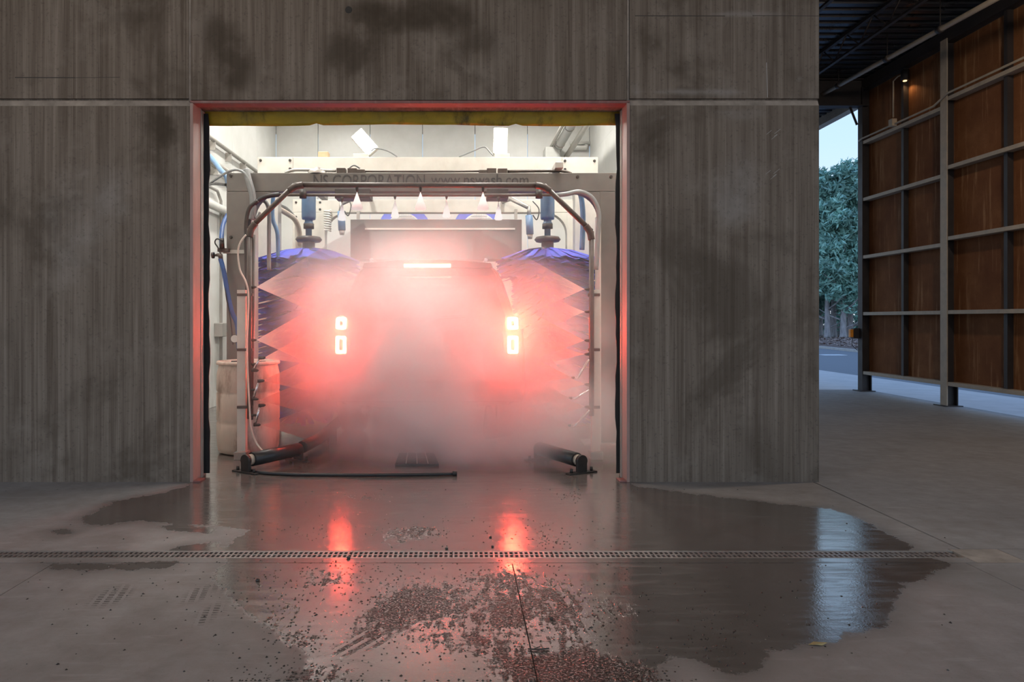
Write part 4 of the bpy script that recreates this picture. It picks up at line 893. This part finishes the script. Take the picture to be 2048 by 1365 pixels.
tag(MB().box(wl+.0, wl+.13, 10.1, 10.45, cb.z-.1, cb.z+.1).obj('wall_switch_box', M['galv'], bevel=.01), 'small grey box on the thin conduit of the left bay wall', 'box')
# round gauge seen through the post gap
gg = P(469, 678, 6.55)
go_ = thing('round_gauge', 'small round white gauge behind the left support channel', 'gauge', gg)
child(go_, MB().cyl(gg, gg+Vector((0,.03,0)), .035, None, 18), 'dial', M['pvc']); child(go_, MB().cyl(gg+Vector((0,.005,0)), gg+Vector((0,.05,0)), .040, None, 18), 'rim', M['dark']); child(go_, MB().cyl(gg+Vector((0,.03,0)), gg+Vector((0,.56,0)), .012, None, 8), 'stem', M['dark'])

# ---- plastic drum
dc = Vector((PX(497,6.72), 6.72, 0))
dr = thing('plastic_drum', 'stained off-white plastic drum standing beside the left arch post', 'drum', dc)
child(dr, MB().lathe([(0,.0),(.24,.0),(.27,.015),(.285,.06),(.292,.20),(.292,.285),(.284,.30),(.292,.315),(.292,.565),(.284,.58),(.292,.595),(.290,.74),(.278,.80),(.270,.835)], dc, 40), 'drum_body', M['drum'])
child(dr, MB().lathe([(.268,.832),(.292,.838),(.296,.852),(.290,.868),(.276,.870),(.268,.85),(.25,.846),(0,.850)], dc, 40), 'rim', M['drum'])
for dx in (-.13, .13): child(dr, MB().cyl(dc+Vector((dx,0,.848)), dc+Vector((dx,0,.866)), .035, None, 14), 'bung', M['dark'])

# ---- guide rollers, floor hose and plate
def roller(a, b, label, rail=None):
    a, b = Vector(a), Vector(b); d = (b-a).normalized(); o = thing('guide_roller', label, 'guide roller', (a.x, a.y, 0), 'tyre guide rollers')
    up = Vector((0,0,.10)); r = .058
    child(o, MB().cyl(a+up+d*.06, b+up, r, None, 20), 'roller_tube', M['hosek']); child(o, MB().cyl(a+up+d*.015, a+up+d*.06, .045, None, 18), 'collar', M['steelbeam'])
    s = Vector((-d.y, d.x, 0)); Rz = Matrix((d, s, Vector((0,0,1)))).transposed()
    for q_ in (a, b): 
        k_ = -1 if q_ is a else 1
        child(o, MB().obox(q_+d*k_*.0+Vector((0,0,.05)), .014, .048, .052, Rz), 'end_bracket', M['dark'], .003); child(o, MB().cyl(q_+up-d*.016, q_+up+d*.016, .050, None, 18), 'end_cap', M['dark'])
        child(o, MB().obox(q_+Vector((0,0,.006)), .03, .14, .006, Rz), 'base_plate', M['dark'], .002)
        for t in (-.1, .1): child(o, MB().cyl(q_+s*t+Vector((0,0,.012)), q_+s*t+Vector((0,0,.045)), .014, .012, 6), 'anchor_bolt', M['dark'])
    return o
ra, rb_ = G(492,946), G(597,922); roller(ra, rb_, 'black tyre guide roller on the floor beside the plastic drum')
roller(G(1163,947), G(1078,920), 'black tyre guide roller on the floor by the right side of the door')
gr_ = thing('guide_rail', 'dark tubular tyre guide rail leading into the mist from the left roller', 'guide rail', (rb_.x, rb_.y, 0))
r1 = Vector((-1.36, 7.6, 0)); child(gr_, MB().tube([rb_+Vector((.02,.05,.11)), rb_+Vector((.10,.5,.12)), r1+Vector((0,0,.12)), Vector((-1.36,10.5,.12))], .055, 12), 'rail_tube', M['dark'])
for t in (.3, .9): q_ = (rb_+Vector((.10,.5,0)))*(1-t)+r1*t; child(gr_, MB().box(q_.x-.03, q_.x+.03, q_.y-.03, q_.y+.03, 0, .10), 'foot', M['dark'])
hose('floor_hose', 'black hose lying straight across the floor inside the door', [G(500,945)+Vector((0,0,.014)), G(530,950)+Vector((0,0,.014)), G(600,953)+Vector((0,0,.014)), G(760,954)+Vector((0,0,.014)), G(908,952)+Vector((0,0,.014))], .013, M['hosek'])
tag(MB().cyl(G(905,952)+Vector((0,0,.018)), G(914,952)+Vector((0,0,.018)), .018, None, 10).obj('hose_coupling', M['dark']), 'small dark coupling at the free end of the floor hose', 'coupling')
fp = thing('floor_plate', 'low dark metal floor plate in the middle of the bay entry', 'floor plate', (PX(838,6.25), 6.25, 0))
a, b, c, d = G(790,933), G(878,933), G(868,914), G(798,914)
pl = MB(); pl.add([(a.x,a.y,0),(b.x,b.y,0),(c.x,c.y,0),(d.x,d.y,0),(a.x,a.y,.02),(b.x,b.y,.02),(c.x,c.y,.035),(d.x,d.y,.035)], [(0,3,2,1),(4,5,6,7),(0,1,5,4),(1,2,6,5),(2,3,7,6),(3,0,4,7)])
child(fp, pl, 'plate', M['dark'], .003)
for t in (.25, .5, .75):
    u0 = a.lerp(b, t); u1 = d.lerp(c, t); child(fp, MB().tube([u0+Vector((0,.01,.022)), u1+Vector((0,-.01,.037))], .005, 6), 'tread_bar', M['galv'])

# ================================================================== THE VEHICLE
TY, TX = 6.95, PX(854, 6.95)
suv = thing('suv', 'dark sport utility vehicle seen from behind in the mist with glowing tail lamps', 'car', (TX, TY, 0))
sec = [(0,.40),(.50,.40),(.86,.42),(.955,.52),(.985,.72),(.985,.95),(.970,1.08),(.945,1.16),(.905,1.22),(.845,1.42),(.775,1.64),(.725,1.75),(.66,1.81),(.50,1.845),(.25,1.86),(0,1.865)]
stn = [(.0,.93,.0,1),(.015,.965,.0,1),(.05,.985,.0,1),(.14,1,0,1),(.9,1,0,1),(2.2,1,0,1),(3.05,1,0,1),(3.5,1,0,.45),(3.85,1,0,.08),(4.6,.99,0,.04),(4.95,.95,0,.0),(5.05,.86,0,-.06)]
def sv(i, st, sg):
    x, z = sec[i]; yo, sx, _, gh = st
    yb_ = yo
    if z > 1.16:
        f = (z-1.16); 
        x2 = x if gh > .9 else (x*(gh)+(.93 if z < 1.8 else .93*x/.66)*(1-gh) if False else x)
        zz_ = 1.16+f*max(gh, .06); lean = .26*(f/.70)**1.2; yb_ = yo+lean*max(0, 1-yo/.9) if yo < .9 else yo
        x = x; z = zz_
    return (sg*x*sx, yb_, z)
b = MB(); n = len(sec); full = [(i, 1) for i in range(n)]+[(i, -1) for i in range(n-2, 0, -1)]; w = len(full)
for st in stn: b.v += [sv(i, st, sg) for i, sg in full]
for j in range(len(stn)-1):
    b.f += [(j*w+k_, j*w+(k_+1)%w, (j+1)*w+(k_+1)%w, (j+1)*w+k_) for k_ in range(w)]
b.f += [tuple(range(w))[::-1], tuple((len(stn)-1)*w+k_ for k_ in range(w))]; b.sm = [True]*(len(b.f)-2)+[False]*2
b.obj('body', M['paintcar'], suv)
def rear_y(z): return 0.0 if z <= 1.16 else .26*((z-1.16)/.70)**1.2
def rpatch(nm, poly, m, d0, d1, parent=suv, bevel=0):     # patch following the rear face: poly (x,z); from d0 to d1 outward
    n_ = len(poly); mb2 = MB(); mb2.v = [(x, rear_y(z)-d1, z) for x, z in poly]+[(x, rear_y(z)-d0, z) for x, z in poly]
    mb2.f = [tuple(range(n_)), tuple(range(2*n_-1, n_-1, -1))]+[(i_, i_+n_, (i_+1)%n_+n_, (i_+1)%n_) for i_ in range(n_)]; mb2.sm = [False]*len(mb2.f)
    return mb2.obj(nm, m, parent, bevel=bevel)
def rrect(x0, x1, z0, z1, r=.03, n_=4):
    p = []
    for cx_, cz_, a0 in ((x1-r,z0+r,-PI/2),(x1-r,z1-r,0),(x0+r,z1-r,PI/2),(x0+r,z0+r,PI)):
        p += [(cx_+r*math.cos(a0+PI/2*i_/n_), cz_+r*math.sin(a0+PI/2*i_/n_)) for i_ in range(n_+1)]
    return p
gl = []
for z in (1.24,1.36,1.5,1.62,1.70): gl.append((.80-(z-1.24)*.36, z))
mbg = MB(); zs_ = [1.24,1.34,1.44,1.54,1.64,1.71]
for z in zs_:
    hw = .80-(z-1.24)*.36
    mbg.v += [(-hw, rear_y(z)-.012, z), (hw, rear_y(z)-.012, z), (-hw, rear_y(z)+.03, z), (hw, rear_y(z)+.03, z)]
for i_ in range(len(zs_)-1):
    o_ = i_*4; mbg.f += [(o_,o_+1,o_+5,o_+4),(o_+2,o_+6,o_+7,o_+3),(o_,o_+4,o_+6,o_+2),(o_+1,o_+3,o_+7,o_+5)]
mbg.f += [(0,2,3,1),(20,21,23,22)]; mbg.sm = [False]*len(mbg.f)
mbg.obj('rear_window', M['glass'], suv)
wp = MB().tube([(0,rear_y(1.25)-.03,1.25), (.12,rear_y(1.28)-.03,1.28), (.38,rear_y(1.30)-.03,1.30)], .010, 6).obj('rear_wiper', M['trim'], suv)
sp2 = MB(); sp2.prism([(-.66,1.78),(.66,1.78),(.64,1.835),(.3,1.86),(-.3,1.86),(-.64,1.835)], .10, .32); sp2.obj('roof_spoiler', M['paintcar'], suv, bevel=.012)
MB().box(-.235, .235, .085, .10, 1.788, 1.822).obj('high_brake_lamp', M['third'], suv, bevel=.004)
tg = rpatch('tailgate', rrect(-.72,.72,.66,1.15,.06), M['paintcar'], -.01, .012, suv, .006)
rpatch('badge_bar', rrect(-.075,.11,1.155-.0,1.185,.008), M['chrome'], -.005, .03, tg)
rpatch('plate_recess', rrect(-.20,.20,.92,1.14,.02), M['trim'], .0, .014, tg)
rpatch('licence_plate', rrect(-.152,.165,.965,1.125,.012), M['plate'], .014, .02, tg)
rpatch('tailgate_handle', rrect(-.18,.18,1.13,1.15,.008), M['chrome'], .01, .03, tg)
MB().box(-.10, -.06, -.024, -.012, 1.128, 1.138).obj('plate_lamp', M['plate'], tg)
bp = MB(); bp.prism([(-.94,.46),(.94,.46),(.97,.56),(.96,.66),(-.96,.66),(-.97,.56)], -.12, .06); bp.obj('rear_bumper', M['paintcar'], suv, bevel=.02)
MB().box(-.5,.5,-.10,.05,.40,.455).obj('bumper_skirt', M['trim'], suv, bevel=.01)
for s in (-1, 1):
    MB().cyl((s*.62,-.02,.36), (s*.62,.3,.36), .035, None, 14).obj('exhaust_pipe', M['chrome'], suv)
    hp = [(s*.75,.86),(s*.945,.86),(s*.955,1.08),(s*.935,1.155),(s*.90,1.23),(s*.88,1.30),(s*.78,1.30),(s*.75,1.15)]
    if s < 0: hp = hp[::-1]
    th = rpatch('tail_lamp', hp, M['lens'], -.02, .018, suv, .006)
    def ringl(x0, x1, z0, z1, t):
        o_ = rrect(x0,x1,z0,z1,.02); i_ = rrect(x0+t,x1-t,z0+t,z1-t,.012); n_ = len(o_); mb3 = MB()
        mb3.v = [(x, rear_y(z)-.034, z) for x,z in o_+i_]+[(x, rear_y(z)-.017, z) for x,z in o_+i_]
        for k_ in range(n_):
            j_ = (k_+1)%n_; mb3.f += [(k_, j_, n_+j_, n_+k_), (2*n_+k_, 3*n_+k_, 3*n_+j_, 2*n_+j_), (k_, 2*n_+k_, 2*n_+j_, j_), (n_+k_, n_+j_, 3*n_+j_, 3*n_+k_)]
        mb3.sm = [False]*len(mb3.f); return mb3
    cx_ = s*.85
    ringl(cx_-.052, cx_+.052, 1.165, 1.285, .034).obj('glow_ring', M['tail'], th)
    ringl(cx_-.052, cx_+.052, .925, 1.10, .032).obj('glow_ring', M['tail'], th)
    MB().tube([(s*.60,.35,1.885),(s*.60,.5,1.90),(s*.60,2.6,1.90),(s*.60,2.75,1.885)], .018, 8).obj('roof_rail', M['chrome'], suv)
    MB().box(min(s*.99,s*1.18), max(s*.99,s*1.18), 3.35, 3.47, 1.12, 1.30).obj('side_mirror', M['paintcar'], suv, bevel=.03)
    sg_ = MB(); sg_.prism([(0,0)]*0 or [(.45,1.26),(3.0,1.26),(2.75,1.62),(.62,1.62)], 0, .01)
    sgm = MB(); sgm.v = [(s*(.905-(z-1.22)*.305+.0)+s*(.012 if kk == 0 else -.03), y, z) for kk in (0,1) for (y, z) in ((.45,1.26),(3.0,1.26),(2.75,1.60),(.62,1.60))]
    sgm.f = [(0,1,2,3),(7,6,5,4),(0,4,5,1),(1,5,6,2),(2,6,7,3),(3,7,4,0)]; sgm.sm = [False]*6
    sgm.obj('side_window', M['glass'], suv)
    for y in (.98, 4.0):
        Rm = Matrix.Rotation(PI/2, 3, 'Y')
        wh = MB().lathe([(.24,-.13),(.36,-.13),(.39,-.10),(.395,0),(.39,.10),(.36,.13),(.24,.13)], (s*.87, y, .395), 30, Rm).obj('wheel', M['tyre'], suv)
        MB().lathe([(0,-.12),(.22,-.12),(.25,-.08),(.25,.08),(.22,.12),(0,.12)], (s*.87, y, .395), 20, Rm).obj('rim', M['chrome'], wh)
        MB().tube([(s*.985, y+.45*math.cos(a_), .42+.43*math.sin(a_)) for a_ in [i_*PI/12 for i_ in range(13)]], .03, 8).obj('arch_trim', M['trim'], suv)

# ================================================================== MIST
def mist_mat():
    t = NT('mist'); t.t.nodes.remove(t.b); p = t.pos(); tot = None
    for (c, r, k) in BLOBS:
        v = t.n('ShaderNodeVectorMath', operation='SUBTRACT'); t.l(p, v.inputs[0]); v.inputs[1].default_value = c
        d = t.n('ShaderNodeVectorMath', operation='DIVIDE'); t.l(v.outputs[0], d.inputs[0]); d.inputs[1].default_value = r
        L = t.n('ShaderNodeVectorMath', operation='LENGTH'); t.l(d.outputs[0], L.inputs[0])
        q_ = t.smoothstep(L.outputs['Value'], .1, 1., k, 0.)
        tot = q_ if tot is None else t.math('ADD', tot, q_)
    nz = t.noise(t.mapping(p, (1,1,1.1)), 1.7, 2, .5, .6)
    tot = t.math('MULTIPLY', tot, t.smoothstep(nz, .25, .75, .45, 1.5))
    v = t.n('ShaderNodeVolumeScatter'); v.inputs['Color'].default_value = (1,1,1,1); v.inputs['Anisotropy'].default_value = .2
    t.l(tot, v.inputs['Density']); t.l(v.outputs[0], t.out.inputs['Volume']); return t.m
BLOBS = [((-.50,6.45,.95), (1.40,.80,1.10), 3.0),        # thick cloud behind the vehicle
         ((-.95,6.75,1.45), (.95,.80,.80), 1.9),          # left upper puff
         ((.35,6.30,.30), (1.70,.80,.85), 2.6),           # low cloud on the right
         ((.65,6.6,1.0), (1.05,.70,.95), 1.2),
         ((-.35,7.0,1.85), (1.25,1.1,.50), .45),          # over the roof
         ((-1.05,6.55,.55), (.80,.65,.75), 1.3),          # low on the left
         ((-.3,6.5,.9), (2.2,1.5,1.9), .55)]
mi = MB().box(-2.3, 1.65, 5.77, 8.2, .002, 2.75).obj('mist', mist_mat())
tag(mi, 'pink-lit cloud of water mist hanging behind the vehicle', 'mist', kind='stuff')

# ================================================================== SMALL THINGS ON THE FLOOR
def scatter(n, px, mx, my, smin, smax, seed):
    r = random.Random(seed); b = MB()
    for _ in range(n):
        x, y, rx, ry = r.choice(px); q_ = G(x+r.gauss(0, rx*mx), max(980, min(1362, y+r.gauss(0, ry*my)))); s = r.uniform(smin, smax)
        if YD0-.03 < q_.y < YD1+.03: continue
        pts_ = [(q_.x+s*math.cos(a)*r.uniform(.7,1.2), q_.y+s*math.sin(a)*r.uniform(.7,1.2), .0) for a in (0,1.26,2.5,3.77,5.03)]
        b.add(pts_+[(q_.x+r.uniform(-.3,.3)*s, q_.y+r.uniform(-.3,.3)*s, s*r.uniform(.5,.9))], [(0,1,5),(1,2,5),(2,3,5),(3,4,5),(4,0,5)])
    return b
gr = scatter(1500, [m[:4] for m in MUDB if m[4] > .3], .9, .9, .0025, .006, 3)
g2 = scatter(420, [(900,1040,350,60),(1000,1250,450,90),(700,1180,250,60),(1500,1200,300,80),(300,1180,200,80)], 1, 1, .003, .007, 4)
gr.add(g2.v, g2.f)
tag(gr.obj('grit', M['grit']), 'dark wet grit and crumbs of mud scattered over the floor', 'grit', kind='stuff')
r = random.Random(11)
labs = ['largest dark pebble just right of the drain middle, under the red reflection','dark pebble beside the drain near the mud patch','dark pebble row end left of the wet tracks','small dark pebble in the muddy tyre tracks','dark pebble near the drain on the wet apron','dark stone crumb beside the left tyre prints']
for (x, y, s), lab in zip(((1103,1240,.010),(697,1118,.011),(516,1163,.011),(981,1076,.008),(985,1095,.008),(893,1099,.009)), labs):
    c = G(x, y); b = MB().lathe([(0,0),(s*.8,.1*s),(s,.5*s),(s*.7,.95*s),(.2*s,1.15*s),(0,1.15*s)], (0,0,0), 8)
    b.v = [(px_*r.uniform(.8,1.2), py_*r.uniform(.8,1.2), pz_) for px_, py_, pz_ in b.v]
    o = b.obj('pebble', M['grit'], None, (c.x, c.y, 0)); tag(o, lab, 'pebble', 'pebbles on the floor')
c = G(1635, 1291); lf = MB().add([(-.035,0,.002),(-.01,.012,.008),(.02,.006,.004),(.038,.0,.010),(.015,-.008,.003),(-.012,-.010,.007)], [(0,5,4,3,2,1)]).obj('dry_leaf', M['dryleaf'], None, (c.x,c.y,0))
lf.modifiers.new('thick','SOLIDIFY').thickness = .0015
tag(lf, 'small dry curled leaf at the edge of the puddle reflecting the sky', 'leaf')
tw = thing('twig', 'thin dark twig lying on the pale floor in front of the tyre tracks', 'twig', G(1070,1302))
child(tw, MB().tube([G(1056,1301)+Vector((0,0,.004)), G(1075,1303)+Vector((0,0,.006)), G(1098,1300)+Vector((0,0,.004))], .003, 6), 'stem', M['grit']); child(tw, MB().tube([G(1066,1302)+Vector((0,0,.005)), G(1080,1298)+Vector((0,0,.008))], .002, 6), 'side_shoot', M['grit'])
